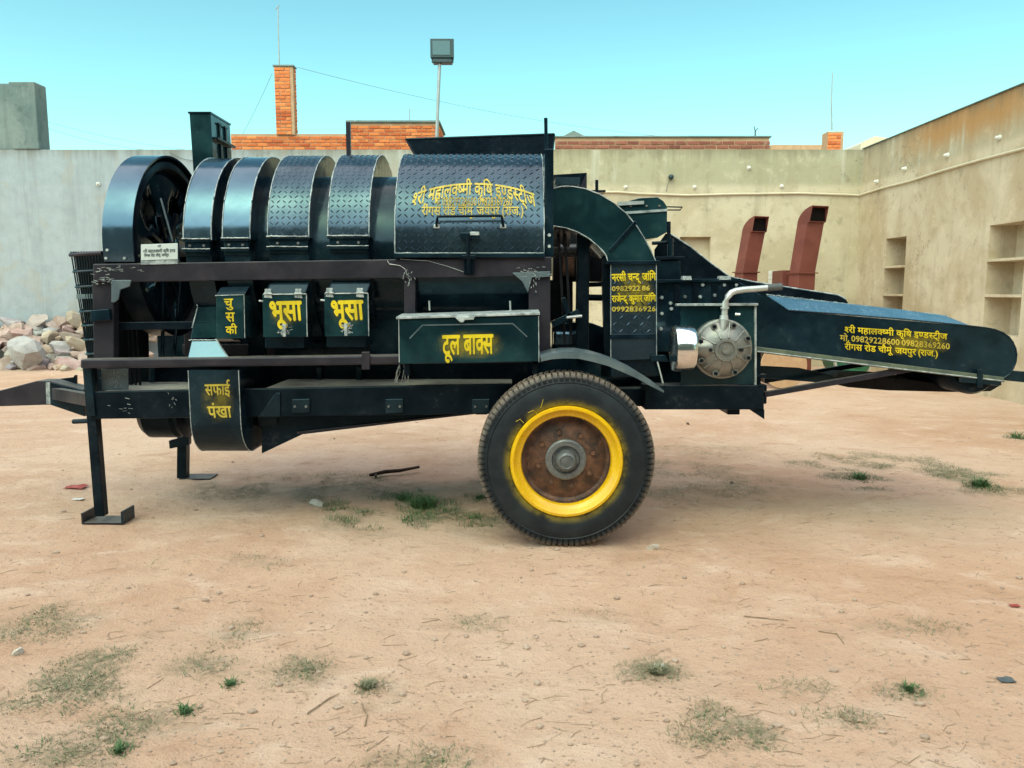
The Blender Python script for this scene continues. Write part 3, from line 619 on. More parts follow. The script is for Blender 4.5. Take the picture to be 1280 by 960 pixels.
# ------------------------------------------------------------------ rubble heap
def rock_mesh(seed):
    rnd = random.Random(seed); bm = bmesh.new(); bmesh.ops.create_icosphere(bm, subdivisions=2, radius=1)
    off = Vector((rnd.uniform(0, 50),) * 3)
    planes = [(Vector((rnd.gauss(0, 1), rnd.gauss(0, 1), rnd.gauss(0, 1))).normalized(), rnd.uniform(.38, .78)) for _ in range(13)]
    for v in bm.verts:
        for nrm, d in planes:
            k = v.co.dot(nrm)
            if k > d: v.co -= nrm * (k - d)
        v.co *= 1.25 * (1 + .06 * noise.noise(v.co * 1.8 + off))
    me = bpy.data.meshes.new('rubble_stone'); bm.to_mesh(me); bm.free(); me.materials.append(M['stone']); me.shade_smooth(); me.set_sharp_from_angle(angle=R(12))
    return me
RK = [rock_mesh(s) for s in range(12)]
rnd = random.Random(21)
HEAP = ''
def put_rock(x, y, z, s, label, group, name='rubble_stone', k=None, flat=None):
    o = bpy.data.objects.new(name, RK[rnd.randrange(12) if k is None else k]); COL.objects.link(o)
    o.location = (x, y, z); o.rotation_euler = (rnd.uniform(-.5, .5), rnd.uniform(-.5, .5), rnd.uniform(0, 6.3))
    o.scale = (s * rnd.uniform(.85, 1.35), s * rnd.uniform(.75, 1.1), s * (flat or rnd.uniform(.5, .85)))
    tone, c = rnd.choice((('pinkish', (.40, .29, .245)), ('tan', (.41, .33, .28)), ('grey', (.33, .325, .33)), ('pinkish', (.37, .27, .235))))
    if label == HEAP:
        size = 'large' if s > .235 else ('medium' if s > .15 else 'small'); group = '%s %s stones of the rubble heap' % (size, tone)
        label = '%s angular %s stone in the rubble heap by the wall' % (size, tone)
    o.color = (*[v * rnd.uniform(.9, 1.1) for v in c], 1)
    if name == 'stone': o.color = (.62, .6, .55, 1) if 'white' in label or 'pale' in label else (.16, .12, .1, 1) if 'dark' in label else (.4, .4, .38, 1)
    tag(o, label, 'stone', group); return o
HEAP = 'angular pink or grey broken stone in the rubble heap by the wall'
y_rows = [(14.35, .00, 17), (14.50, .12, 17), (14.64, .25, 17), (14.78, .38, 17), (14.9, .51, 16), (15.02, .64, 16), (15.14, .77, 15), (15.24, .90, 14), (15.3, 1.0, 11)]
for row, (yy, zz, n) in enumerate(y_rows):
    for i in range(n):
        x = -11.6 + (i + .5 * (row % 2) + rnd.uniform(-.25, .25)) * (4.6 / n)
        s = rnd.choice((.11, .14, .17, .2, .27)) * rnd.uniform(.9, 1.15)
        top = .82 if x > -10.0 or row < 6 else .75
        put_rock(x, yy + rnd.uniform(-.1, .1), min(zz, 1.0) * top + .08, s, HEAP, 'rubble heap stones')
for i in range(26):
    x = rnd.uniform(-11.4, -7.6); put_rock(x, rnd.uniform(14.0, 14.4), .09, rnd.uniform(.07, .14), HEAP, 'rubble heap stones')
p = W(27, 434, 14.15); put_rock(p.x, 14.15, .33, .34, 'large rounded grey boulder at the foot of the rubble heap', None, k=4, flat=.95).color = (.36, .36, .37, 1)

# ------------------------------------------------------------------ the threshing machine
T = thing('threshing_machine', 'blue-black trailer threshing machine with four drum covers and yellow stencilled lettering', 'threshing machine', (-0.3, 5.4, 0))
YF, YR = 4.78, 6.06
AY, AZ = 5.42, 1.80
def P(name, mb, mat, parent=None, smooth=None, bevel=0.0, **k):
    if isinstance(parent, int): parent, smooth = None, parent
    return mb.obj(name, mat, parent or T, smooth, bevel, **k)
def xr(px, py=290, Y=4.79): return W(px, py, Y).x
def cyl_angle(py, rad, x=0.0):
    lo, hi = -0.6, 1.35
    for _ in range(40):
        m = (lo + hi) / 2
        if PX((x, AY - rad * math.cos(m), AZ + rad * math.sin(m)))[1] > py: lo = m
        else: hi = m
    return lo
def CM(x, a, rad): return Vector((x, AY - rad * math.cos(a), AZ + rad * math.sin(a)))

# ---- lettering
_cache = {}
def glyph(txt, off=0.0):
    if (txt, off) in _cache: return _cache[(txt, off)]
    c = bpy.data.curves.new('lettering', 'FONT'); half = txt.startswith('~'); c.body = txt[1:] if half else txt
    c.size = 1.0; c.resolution_u = 2
    o = bpy.data.objects.new('lettering', c); COL.objects.link(o)
    me = bpy.data.meshes.new_from_object(o.evaluated_get(bpy.context.evaluated_depsgraph_get()))
    bpy.data.objects.remove(o); bpy.data.curves.remove(c)
    bm = bmesh.new(); bm.from_mesh(me); bpy.data.meshes.remove(me)
    if bm.verts:
        if half:
            xs = [v.co.x for v in bm.verts]; cut = min(xs) + (max(xs) - min(xs)) * .66
            bmesh.ops.bisect_plane(bm, geom=bm.verts[:] + bm.edges[:] + bm.faces[:], plane_co=(cut, 0, 0), plane_no=(1, 0, 0), clear_outer=True)
        bmesh.ops.triangulate(bm, faces=bm.faces[:])
    bm.verts.index_update()
    r = ([v.co.xy for v in bm.verts], [tuple(v.index for v in f.verts) for f in bm.faces]); bm.free()
    _cache[(txt, off)] = r; return r
def text_mesh(runs, off=0.016):
    """runs: strings; '~x' = half consonant, ' ' = space. Returns 2-D verts, faces, width (letter body about 0.6 high)"""
    V, F, pen = [], [], 0.0
    for r in runs:
        if r == ' ': pen += .27; continue
        v, f = glyph(r, off)
        if not v: continue
        lo = min(q[0] for q in v) if r[0] not in 'ािी' else 0.0
        o = len(V); V += [(q[0] - lo + pen, q[1]) for q in v]; F += [tuple(i + o for i in t_) for t_ in f]
        pen += max(q[0] for q in v) - lo - .012
    return V, F, pen
def lettering(runs, fmap, mat, parent, off=0.016, name='lettering'):
    V, F, wd = text_mesh(runs, 0.0)
    mb = MB()                                           # bold strokes: the letters laid over themselves, each layer a hair further out
    for k, (du, dv) in enumerate(((0, 0), (off, 0), (-off, 0), (0, off), (0, -off))):
        mb.add([Vector(fmap((u + du) / wd, (v + dv) / .62)) + Vector((0, -.00012 * k, 0)) for u, v in V], F)
    me = bpy.data.meshes.new(name); me.from_pydata([tuple(v) for v in mb.v], [], mb.f); me.materials.append(M[mat]); me.update()
    return link(name, me, parent)
def flat_text(runs, tl, tr, bl, Y, mat, parent, off=0.016, name='lettering'):
    """on a plane at depth Y: photo points of the top-left, top-right and bottom-left of the letter bodies"""
    a, b, c = W(*tl, Y), W(*tr, Y), W(*bl, Y)
    return lettering(runs, lambda u, v: c + (b - a) * u + (a - c) * v, mat, parent, off, name)
FIRM = ['~श', 'री', ' ', 'महाल', '~क', '~ष', 'मी', ' ', 'कृिष', ' ', 'इ', '~ण', 'ड', '~स', 'ट्ीज']
PHONE = ['मो.', ' ', '09829228600', ' ', '09828369260']
PLACE = ['रींगस', ' ', 'रोड', ' ', 'चौमूं', ' ', 'जयपुर', ' ', '(राज.)']

# ---- chequer plate ribs: small raised bars, real relief in one mesh per sheet
def ribs(u0, u1, v0, v1, fmap, pitch=.040, L=.034, wd=.0085, h=.0035):
    mb = MB(); j = 0; v = v0 + pitch * .5
    while v < v1 - pitch * .3:
        i = 0; u = u0 + pitch * .5
        while u < u1 - pitch * .3:
            s = 1 if (i + j) % 2 else -1
            c, k = math.cos(R(45 * s)), math.sin(R(45 * s))
            def q(a, b, hh): return fmap(u + a * c - b * k, v + a * k + b * c, hh)
            l, w2 = L / 2, wd / 2
            mb.add([q(-l, 0, 0), q(-l * .5, -w2, 0), q(l * .5, -w2, 0), q(l, 0, 0), q(l * .5, w2, 0), q(-l * .5, w2, 0), q(-l * .6, 0, h), q(l * .6, 0, h)],
                   [(0, 1, 6), (1, 2, 7, 6), (2, 3, 7), (3, 4, 7), (4, 5, 6, 7), (5, 0, 6)])
            u += pitch; i += 1
        v += pitch; j += 1
    return mb

# ---- chassis
f = P('upper_beam', MB().plate([(116, 330), (690, 321), (690, 345), (116, 353)], YF, .09), 'frame', bevel=.006)
P('upper_beam', MB().box((xr(116), YR - .08, 1.60), (xr(690), YR, 1.70)), 'frame', bevel=.006)
P('lower_rail', MB().plate([(100, 449), (690, 441), (690, 453), (100, 461)], YF - .06, .10), 'frame', bevel=.012)
P('lower_rail', MB().box((xr(116), YR - .08, 1.02), (xr(690), YR, 1.10)), 'frame', bevel=.006)
P('corner_post', MB().plate([(115, 351), (142, 351), (142, 452), (117, 452)], YF + .03, .07), 'frame', bevel=.006)
P('corner_post', MB().box((xr(120), YR - .09, .8), (xr(140), YR - .01, 1.7)), 'frame', bevel=.006)
P('frame_post', MB().plate([(505, 345), (519, 345), (519, 446), (505, 446)], YF + .02, .07), 'frame', bevel=.006)
P('frame_post', MB().plate([(661, 341), (688, 341), (688, 446), (661, 446)], YF + .01, .09), 'frame', bevel=.006)
for px in (505, 665): P('frame_post', MB().box((xr(px), YR - .09, .8), (xr(px + 16), YR - .01, 1.7)), 'frame', bevel=.006)
P('gusset_plate', MB().plate([(139, 350), (164, 350), (162, 358), (150, 362), (148, 374), (143, 378), (139, 378)], YF - .004, .012), 'guard', bevel=.003)
P('gusset_plate', MB().plate([(640, 341), (688, 339), (688, 346), (665, 347), (660, 366), (653, 352)], YF - .014, .012), 'guard', bevel=.003)
P('cross_bar', MB().plate([(143, 403), (277, 401.5), (277, 411), (143, 412.5)], YF + .10, .04), 'black', bevel=.004)
P('channel_beam', MB().plate([(112, 490), (640, 480), (640, 517), (330, 521), (112, 524)], YF + .02, .05), 'black', bevel=.006)
P('dust_ledge', MB().box((W(126, 489, 4.81).x, YF + .072, W(126, 489.5, 4.81).z - .02), (W(236, 489, 4.81).x - .03, 5.34, W(126, 489.5, 4.81).z)), 'dusty', bevel=.004)
P('dust_ledge', MB().box((W(330, 486, 4.81).x, YF + .073, W(330, 485.5, 4.81).z - .03), (W(640, 486, 4.81).x, 5.34, W(330, 485.5, 4.81).z)), 'dusty', bevel=.004)
P('web_plate', MB().plate([(112, 459), (690, 452), (690, 482), (112, 490)], 5.35, .03), 'black')
P('channel_beam', MB().box((xr(112), YR - .06, .70), (xr(690), YR, .86)), 'black', bevel=.006)
P('chassis_bar', MB().bar(W(640, 498, 4.95), W(955, 492, 4.95), .12, .12), 'black', bevel=.006)
P('chassis_bar', MB().bar(W(640, 498, 4.95) + Vector((0, 1.0, 0)), W(955, 492, 4.95) + Vector((0, 1.0, 0)), .12, .12), 'black', bevel=.006)
for px, lab in ((150, 0), (330, 0), (600, 0), (930, 0)): P('cross_member', MB().box((xr(px) - .04, YF + .09, .72), (xr(px) + .04, YR - .07, .82)), 'black', bevel=.005)
# sieve pan slanting under the body
pan = MB(); a = [W(x, y, 4.92) for x, y in ((327, 520), (327, 567), (378, 543), (612, 515), (640, 506), (640, 500))]
pan.loft(a, [p + Vector((0, .9, 0)) for p in a]); P('sieve_pan', pan, 'black', bevel=.003)
P('pan_flange', MB().bar(W(372, 541, 4.91), W(612, 514, 4.91), .03, .012), 'frame')
# body behind: back panel added to keep the interior dark, and belly casing
P('shade_backing', MB().box((xr(70), YR - .005, .86), (xr(684) - .03, YR + .008, 1.72)), 'sheet')
P('belly_casing', MB().lathe([(0, xr(336)), (.56, xr(336)), (.56, xr(684)), (0, xr(684))], (AY, 1.72), 'x', 40, -90, 40), 'sheet', None, 40)
P('belly_casing', MB().box((xr(300), 5.39, .86), (xr(684), 5.95, 1.25)), 'sheet')
# inner drum core between the covers
P('drum_core', MB().lathe([(0, xr(230)), (.50, xr(230)), (.50, xr(690)), (0, xr(690))], (AY, AZ), 'x', 48), 'sheet', None, 40)
P('main_shaft', MB().lathe([(0, xr(90)), (.045, xr(90)), (.045, xr(760)), (0, xr(760))], (AY, AZ), 'x', 20), 'hub', None, 40)

sp = P('scuffed_plate', MB().plate([(126, 461), (160, 460.5), (160, 487), (127, 488)], YF + .09, .012), 'guard', bevel=.003)
P('gusset_plate', MB().plate([(322, 521), (345, 491), (350, 491), (350, 521)], YF + .005, .012), 'sheet', bevel=.003)
P('fan_bearing', MB().lathe([(0, xr(300)), (.10, xr(300)), (.13, xr(306)), (.13, xr(330)), (.09, xr(334)), (.09, xr(345)), (0, xr(345))], (5.02, .72), 'x', 28), 'black', None, 30)
for px in (365, 482, 590):
    c = P('spring_clamp', MB().plate([(px, 499), (px + 22, 498.5), (px + 22, 516), (px, 517)], YF + .006, .013), 'sheet', bevel=.004)
    for k in (4, 18): MB().bolt(W(px + k, 508, YF + .006), .010, .012).obj('bolt', 'hub', c)
for px in (186, 395, 445): P('web_stiffener', MB().plate([(px, 459), (px + 7, 459), (px + 7, 484), (px, 484)], 5.30, .05), 'sheet', bevel=.003)
tw = MB(); rt = random.Random(4)
for k in range(9): x = 500 + rt.uniform(-3, 9); tw.tube([W(x, 456, 4.70), W(x + rt.uniform(-4, 4), 466, 4.71), W(x + rt.uniform(-9, 5), 478, 4.74)], .0016, 4)
P('twine', tw, 'scrape')
P('side_rail_clip', MB().plate([(452, 440), (462, 440), (462, 462), (452, 462)], YF - .075, .014), 'frame', bevel=.003)
P('inner_chute', MB().plate([(466, 352), (497, 352), (500, 446), (462, 446)], 5.02, .06), 'sheet', 30)
P('inner_chute', MB().plate([(312, 360), (328, 360), (330, 446), (310, 446)], 5.05, .06), 'black', 30)
# ---- drum covers
def drum(x0, x1, rad, treaded, y_lip):
    a0 = cyl_angle(y_lip, rad, (x0 + x1) / 2)
    prof = [(AY - rad * math.cos(a0 + (math.pi - .1 - a0) * i / 40), AZ + rad * math.sin(a0 + (math.pi - .1 - a0) * i / 40)) for i in range(41)]
    d = MB().prism_x(prof, x0, x1).obj('drum_cover', 'tread' if treaded else 'drum', T, 30)
    # plain dark end sheets, a few mm proud of the ends
    for x, s in ((x0, -1), (x1, 1)):
        pr = [(AY + (y - AY) * .994, AZ + (z - AZ) * .994) for y, z in prof]
        MB().prism_x(pr, x + s * .001, x + s * .004).obj('end_sheet', 'sheet', d)
        n = 60; pts = []
        for i in range(n + 1):
            a = a0 + (2.3 - a0) * i / n; rr = rad + .001 + .003 * nz(i * .9, x * 7)
            pts.append(CM(x + .002 * nz(i * .7, x * 3, 4), a, rr))
        MB().tube(pts, [.003 + .003 * abs(nz(i * 1.3, x * 5, 2)) for i in range(n + 1)], 6).obj('weld_bead', 'weld', d, 60)
    # lower lip: folded flange bolted to the beam
    z0 = W((CX), y_lip, AY - rad).z
    lip = MB(); lip.box((x0, AY - rad - .022, z0 - .012), (x1, AY - rad + .02, z0 + .006)); lip.box((x0 + .01, AY - rad - .006, z0 - .095), (x1 - .01, AY - rad + .03, z0 - .013))
    lip.box((x0, AY - rad - .028, z0 - .075), (x1, AY - rad - .007, z0 - .055))
    l = lip.obj('flange', 'sheet', d, bevel=.002)
    n = 16; pts = [Vector((x0 + (x1 - x0) * i / n, AY - rad - .024, z0 + .006 + .003 * nz(i, x0 * 9))) for i in range(n + 1)]
    MB().tube(pts, [.004 + .003 * abs(nz(i * 1.7, x0)) for i in range(n + 1)], 6).obj('weld_bead', 'weld', d, 60)
    pts = [p + Vector((0, -.004, -.062)) for p in pts]; MB().tube(pts, [.003 + .002 * abs(nz(i * 1.7, x0, 8)) for i in range(n + 1)], 6).obj('weld_bead', 'weld', d, 60)
    for k in range(2): MB().bolt((x0 + (x1 - x0) * (.25 + .5 * k), AY - rad - .006, z0 - .035), .010, .010).obj('bolt', 'hub', d)
    if treaded:
        ribs(x0 + .004, x1 - .004, rad * a0, rad * 2.0, lambda u, v, h: CM(u, v / rad, rad + h), .036, .030, .0075, .003).obj('chequer_ribs', 'tread', d, None, kind='stuff')
    # lower half of the casing
    MB().lathe([(.0, x0 + .006), (rad - .01, x0 + .006), (rad - .01, x1 - .006), (0, x1 - .006)], (AY, AZ - .04), 'x', 24, -75, 0).obj('lower_casing', 'sheet', d, 30)
    return d
drum(xr(228), xr(263), .622, False, 300)
drum(xr(277.5), xr(312), .628, False, 299)
drum(xr(334.5), xr(386), .636, True, 297)
drum(xr(410), xr(461.5), .640, True, 296)

# ---- large curved door with chequer plate
DR = .646; dx0, dx1 = xr(494, 300), xr(680, 300)
a0 = cyl_angle(316, DR, -.4); ztop = math.pi - .15
prof = [(AY - DR * math.cos(a0 + (ztop - a0) * i / 44), AZ + DR * math.sin(a0 + (ztop - a0) * i / 44)) for i in range(45)]
door = MB().prism_x(prof, dx0, dx1).obj('inspection_door', 'tread', T, 30)
ribs(dx0 + .006, dx1 - .006, DR * a0 + .005, DR * 2.0, lambda u, v, h: CM(u, v / DR, DR + h), .041, .036, .0085, .0042).obj('chequer_ribs', 'tread', door, None, kind='stuff')
for x in (dx0, dx1):
    pts = [CM(x + .002 * nz(i * .7, x), a0 + (2.2 - a0) * i / 60, DR + .002 + .002 * nz(i * .9, x)) for i in range(61)]
    MB().tube(pts, [.0028 + .003 * abs(nz(i * 1.3, x * 5, 2)) for i in range(61)], 6).obj('weld_bead', 'weld', door, 60)
zb = CM(0, a0, DR).z
MB().box((dx0 - .005, AY - DR - .022, zb - .030), (dx1 + .005, AY - DR + .03, zb - .004)).obj('bottom_edge', 'sheet', door, bevel=.003)
pts = [Vector((dx0 + (dx1 - dx0) * i / 50, AY - DR - .016, zb - .002 + .003 * nz(i * .8, 3))) for i in range(51)]
MB().tube(pts, [.0025 + .0035 * abs(nz(i * 1.1, 6)) for i in range(51)], 6).obj('weld_bead', 'weld', door, 60)
MB().prism_x([(AY + (y - AY) * .996, AZ + (z - AZ) * .996) for y, z in prof], dx0 - .004, dx0 - .001).obj('end_sheet', 'sheet', door)
def on_door(px, py, h=0.0):
    a = cyl_angle(py, DR + h, -.4); q = CM(0, a, DR + h); q.x = W(px, py, q.y).x; return q
q1, q2, q3, q4 = on_door(546, 283, .004), on_door(547, 271, .05), on_door(627, 270, .05), on_door(629, 283, .004)
MB().tube([q1, q1 + Vector((0, -.02, .012)), q2 + Vector((-.002, 0, -.012)), q2, q2 + Vector((.012, 0, .002)), q3 - Vector((.012, 0, -.002)), q3, q3 + Vector((.002, 0, -.012)), q4 + Vector((0, -.02, .012)), q4], .008, 8).obj('handle', 'black', door, 50)
for q in (q1, q4): MB().box(q - Vector((.02, .006, .012)), q + Vector((.02, .004, .012))).obj('handle_foot', 'weld', door, bevel=.004)
q = on_door(587, 297)
l = MB().box((q.x - .055, q.y - .045, q.z - .012), (q.x + .055, q.y + .02, q.z + .028)).obj('latch_bracket', 'sheet', door, bevel=.005)
MB().box((q.x + .005, q.y - .052, q.z + .010), (q.x + .062, q.y - .03, q.z + .032)).obj('latch_plate', 'weld', l, bevel=.003)
MB().tube([(q.x - .005, q.y - .05, q.z + .02), (q.x - .005, q.y - .055, q.z - .10), (q.x, q.y - .05, q.z - .22)], .013, 10).obj('latch_rod', 'black', l, 40)
MB().box((q.x - .045, q.y - .065, q.z - .135), (q.x + .04, q.y - .035, q.z - .11)).obj('latch_nut', 'black', l, bevel=.004)
MB().box((q.x - .035, q.y - .045, q.z - .23), (q.x + .03, q.y - .018, q.z - .125)).obj('latch_tab', 'black', l, bevel=.004)
# lettering on the door
mid = -.4
def door_text(runs, x0, x1, ybot, ytop, arc, mat, off):
    X0, X1 = on_door(x0, ybot).x, on_door(x1, ybot).x
    vb, vt = cyl_angle(ybot, DR, mid) * DR, cyl_angle(ytop, DR, mid) * DR
    return lettering(runs, lambda u, v: CM(X0 + (X1 - X0) * u - arc * 1.2 * (u - .5) * v * .25, (vb + (vt - vb) * v - arc * (2 * u - 1) ** 2) / DR, DR + .0036), mat, door, off)
door_text(FIRM, 515, 670, 244, 229.5, .085, 'text_worn', .018)
door_text(PHONE, 543, 640, 257.5, 248, 0, 'text_old', .014)
door_text(PLACE, 527, 654, 269, 259, 0, 'text_worn', .016)
# end plate right of the door, with corner post above
ep = P('end_plate', MB().plate([(681, 186), (692, 186), (692, 321), (681, 322)], AY - .62, .5), 'sheet', bevel=.004)
for py in (294, 308): MB().bolt(W(686.5, py, AY - .62), .012, .01).obj('bolt', 'weld', ep)
P('hanger_post', MB().plate([(680, 147), (684.5, 147), (685, 195), (681, 195)], AY - .30, .035), 'sheet', bevel=.002)
P('hanger_post', MB().plate([(432, 152), (437.5, 152), (438, 200), (433, 200)], AY + .12, .035), 'frame', bevel=.002)
# loading hopper above the drum
hp = MB(); fr = [W(x, y, 5.72) for x, y in ((507, 174), (693, 167.5), (690, 200), (522, 200))]
bk = [p + Vector((0, .42, .0)) for p in fr]
hp.add([fr[0], fr[1], fr[2], fr[3], bk[0], bk[1], bk[2], bk[3]], [(0, 1, 2, 3), (1, 5, 6, 2), (5, 4, 7, 6), (4, 0, 3, 7)]); hp = P('hopper', hp, 'black')
s_ = hp.modifiers.new('sheet', 'SOLIDIFY'); s_.thickness = .006
MB().tube([fr[0], fr[1]], .008, 6).obj('rim', 'sheet', hp); MB().tube([fr[0], fr[3]], .007, 6).obj('rim', 'frame', hp); MB().tube([fr[1], fr[2]], .006, 6).obj('rim', 'sheet', hp)
h2 = MB(); fr = [W(x, y, 5.75) for x, y in ((690, 218.5), (733.5, 216), (733, 252), (690, 252))]; bk = [p + Vector((0, .35, 0)) for p in fr]
h2.add(fr + bk, [(0, 1, 2, 3), (1, 5, 6, 2), (5, 4, 7, 6), (4, 0, 3, 7)]); h2 = P('hopper', h2, 'black'); s_ = h2.modifiers.new('sheet', 'SOLIDIFY'); s_.thickness = .006
MB().plate([(724, 236), (733.5, 216), (733.5, 245), (729, 245)], 5.73, .01).obj('side_flap', 'frame', h2)
# tall discharge box behind the first drums
a, b = W(236.5, 142, 5.62), W(263, 142, 5.62)
bx = MB(); bx.loft([(a.x + .018, 5.62, 1.9), (b.x + .01, 5.62, 1.9), (b.x + .01, 6.0, 1.9), (a.x + .018, 6.0, 1.9)], [(a.x, 5.62, a.z), (b.x, 5.62, a.z), (b.x, 6.0, a.z), (a.x, 6.0, a.z)])
bx = P('discharge_box', bx, 'green_sheet', bevel=.004)
MB().box((a.x - .006, 5.612, a.z), (b.x + .006, 6.008, a.z + .012)).obj('lid', 'sheet', bx)
zz = W(285, 178, 5.8).z
MB().box((b.x + .002, 5.64, zz - .008), (b.x + .04, 5.99, zz + .008)).obj('hinge_bar', 'black', bx)
for k in (0, 1):
    y = 5.76 + .12 * k
    MB().box((b.x + .004, y - .012, zz + .02), (b.x + .014, y + .012, zz + .12)).obj('latch', 'black', bx); MB().box((b.x + .004, y - .028, zz + .115), (b.x + .016, y + .028, zz + .128)).obj('latch', 'black', bx)
    MB().box((b.x + .006, y - .012, zz - .20), (b.x + .018, y + .012, zz - .02)).obj('latch', 'black', bx)

# ---- flywheel under its open casing
fx0, fx1 = xr(128), xr(166)
FR = .640
n = 40; prof = []
ring = MB(); a0 = cyl_angle(327, FR, -2.4)
for rad, flip in ((FR, 0), (FR - .05, 1)): pass
o_, i_ = [], []
for i in range(n + 1):
    a = a0 + (math.pi + .2 - a0) * i / n; o_.append((AY - FR * math.cos(a), AZ + FR * math.sin(a))); i_.append((AY - (FR - .012) * math.cos(a), AZ + (FR - .012) * math.sin(a)))
vs, fs = [], []
for i in range(n + 1):
    for (y, z), x in ((o_[i], fx0), (o_[i], fx1), (i_[i], fx1), (i_[i], fx0)): vs.append((x, y, z))
for i in range(n):
    for j in range(4): fs.append((i * 4 + j, i * 4 + (j + 1) % 4, i * 4 + 4 + (j + 1) % 4, i * 4 + 4 + j))
fs += [(0, 1, 2, 3), (n * 4, n * 4 + 1, n * 4 + 2, n * 4 + 3)]
cas = MB().add(vs, fs).obj('flywheel_casing', 'drum', T, 30)
zc = AZ + FR * math.sin(a0)
for dx, dz in ((.03, .02), (.02, -.03), (.135, -.03)): MB().bolt((fx0 + dx, AY - FR - .001, zc + .05 + dz), .010, .010).obj('bolt', 'weld', cas)
MB().lathe([(0, fx0 + .01), (FR - .012, fx0 + .01), (FR - .012, fx0 + .016), (0, fx0 + .016)], (AY, AZ), 'x', 48, 0, 190).obj('back_sheet', 'sheet', cas, 30)
# flywheel: rim, disc with oval windows, hub
fw = part_empty('flywheel', T, (fx0 + .1, AY, AZ))
xm = fx1 - .012
MB().lathe([(.56, fx0 + .03), (.60, fx0 + .03), (.60, xm - .005), (.585, xm), (.555, xm), (.54, xm - .03), (.56, fx0 + .06), (.56, fx0 + .03)], (AY, AZ), 'x', 64).obj('rim', 'black', fw, 40)
bm = bmesh.new(); segs = 64; rads = [.10, .18, .26, .34, .42, .50, .545]
vv = [[bm.verts.new((xm - .075 + .02 * (r - .3), AY - r * math.cos(2 * math.pi * j / segs), AZ + r * math.sin(2 * math.pi * j / segs))) for j in range(segs)] for r in rads]
holes = [(R(a), .34) for a in (-25, 47, 119, 191, 263)]
for i in range(len(rads) - 1):
    for j in range(segs):
        am = 2 * math.pi * (j + .5) / segs; rm = (rads[i] + rads[i + 1]) / 2
        if any((((am - h + math.pi) % (2 * math.pi) - math.pi) * rm / .10) ** 2 + ((rm - hr) / .125) ** 2 < 1 for h, hr in holes): continue
        bm.faces.new((vv[i][j], vv[i][(j + 1) % segs], vv[i + 1][(j + 1) % segs], vv[i + 1][j]))
me = bpy.data.meshes.new('disc'); bm.to_mesh(me); bm.free(); me.materials.append(M['sheet']); o = link('disc', me, fw, 40); s_ = o.modifiers.new('thick', 'SOLIDIFY'); s_.thickness = .03; s_.offset = 0
MB().lathe([(0, xm - .02), (.06, xm - .02), (.075, xm - .04), (.11, xm - .055), (.115, xm - .12), (0, xm - .12)], (AY, AZ), 'x', 32).obj('hub', 'black', fw, 40)
for k, (aa, r0, r1) in enumerate(((R(118), .10, .30), (R(60), .10, .26), (R(20), .12, .28))):
    pa, pb = CM(xm - .055, aa, r0), CM(xm - .05, aa, r1); MB().bar(pa, pb, .03, .03, (1, 0, 0)).obj('spoke_rib', 'black', fw)
P('stay_rod', MB().tube([W(201, 248, 5.0), W(216, 302, 5.0)], .007, 8), 'guard', None, 40)
P('stay_bar', MB().tube([W(204, 350, 5.25), W(203, 450, 5.25)], .013, 8), 'sheet', None, 40)
P('stay_bar', MB().tube([W(226, 350, 5.15), W(217, 450, 5.15)], .011, 8), 'sheet', None, 40)
# name plate on the beam
q = [(176, 305.5), (222, 304), (222, 324), (176, 325.5)]
npl = P('name_plate', MB().plate(q, YF - .01, .006), 'plate_white', bevel=.002)
flat_text(['~श', 'री', ' ', 'महाल', '~क', 'षमी', ' ', 'कृिष', ' ', 'इ', '~ण', 'ड'], (179, 312.5), (219, 311.5), (179, 316), YF - .012, 'text_dark', npl, .012)
flat_text(['रींगस', ' ', 'रोड', ' ', 'चौमूं', ' ', 'जयपुर'], (180, 318), (211, 317), (180, 321), YF - .012, 'text_dark', npl, .02)
flat_text(['श', 'री'], (197, 306.6), (201, 306.5), (197, 309), YF - .012, 'text_dark', npl, .012)
P('plate_bracket', MB().plate([(176, 325.5), (222, 324), (222, 330), (176, 331)], YF - .006, .02), 'weld', bevel=.002)
P('small_bracket', MB().tube([W(223, 326, YF + .02), W(221, 300, YF + .03), W(225, 292, YF + .06)], .012, 8), 'sheet', None, 40)

# ---- belt drive and wire guard on the left end
gp = MB(); x0, x1 = xr(98), xr(128); prof = [(0, x0)] + [(.20, x0), (.30, x0 + .02), (.315, x0 + .06)]
for k in range(3):
    x = x0 + .075 + k * .030; prof += [(.318, x), (.318, x + .012), (.292, x + .017), (.292, x + .022), (.318, x + .027)]
prof += [(.318, x1 + .02), (0, x1 + .02)]
P('belt_pulley', gp.lathe(prof, (5.46, 1.63), 'x', 48), 'hub', None, 30)
for k in range(3):
    x = x0 + .0975 + k * .030
    P('drive_belt', MB().bar((x - .008, 5.15, 1.60), (x - .008, 5.15, .72), .014, .012), 'belt')
guard = part_empty('belt_guard', T, W(100, 460, 4.95))
def gpnt(u, v, back=0.0):          # u across 0..1, v down 0..1 on the front strip; back = how far round the left side
    xl, xr_ = 82 + (106 - 82) * v, 128 + 4 * v
    p = W(xl + (xr_ - xl) * u, 314 + 148 * v, 4.93); p.y += .06 * (1 - u) ** 2 + back; return p
mb = MB()
for k in range(12): mb.tube([gpnt(k / 11, v / 6) for v in range(7)], .0045, 5)
for k in range(9): mb.tube([gpnt(0, v / 6, .06 + .07 * k) for v in range(7)], .0045, 5)
mb.obj('guard_wires', 'black', guard, None, kind='stuff')
for v in (.015, .16, .29, .50, .62, .74, .86, .985):
    MB().tube([gpnt(0, v, .62)] + [gpnt(0, v, .02)] + [gpnt(u / 6, v, 0) + Vector((0, -.008, -.010 * (1 - u / 6))) for u in range(7)], .0075 if v > .02 else .014, 6).obj('guard_hoop', 'green_sheet' if .1 < v < .9 else 'frame', guard, 50)
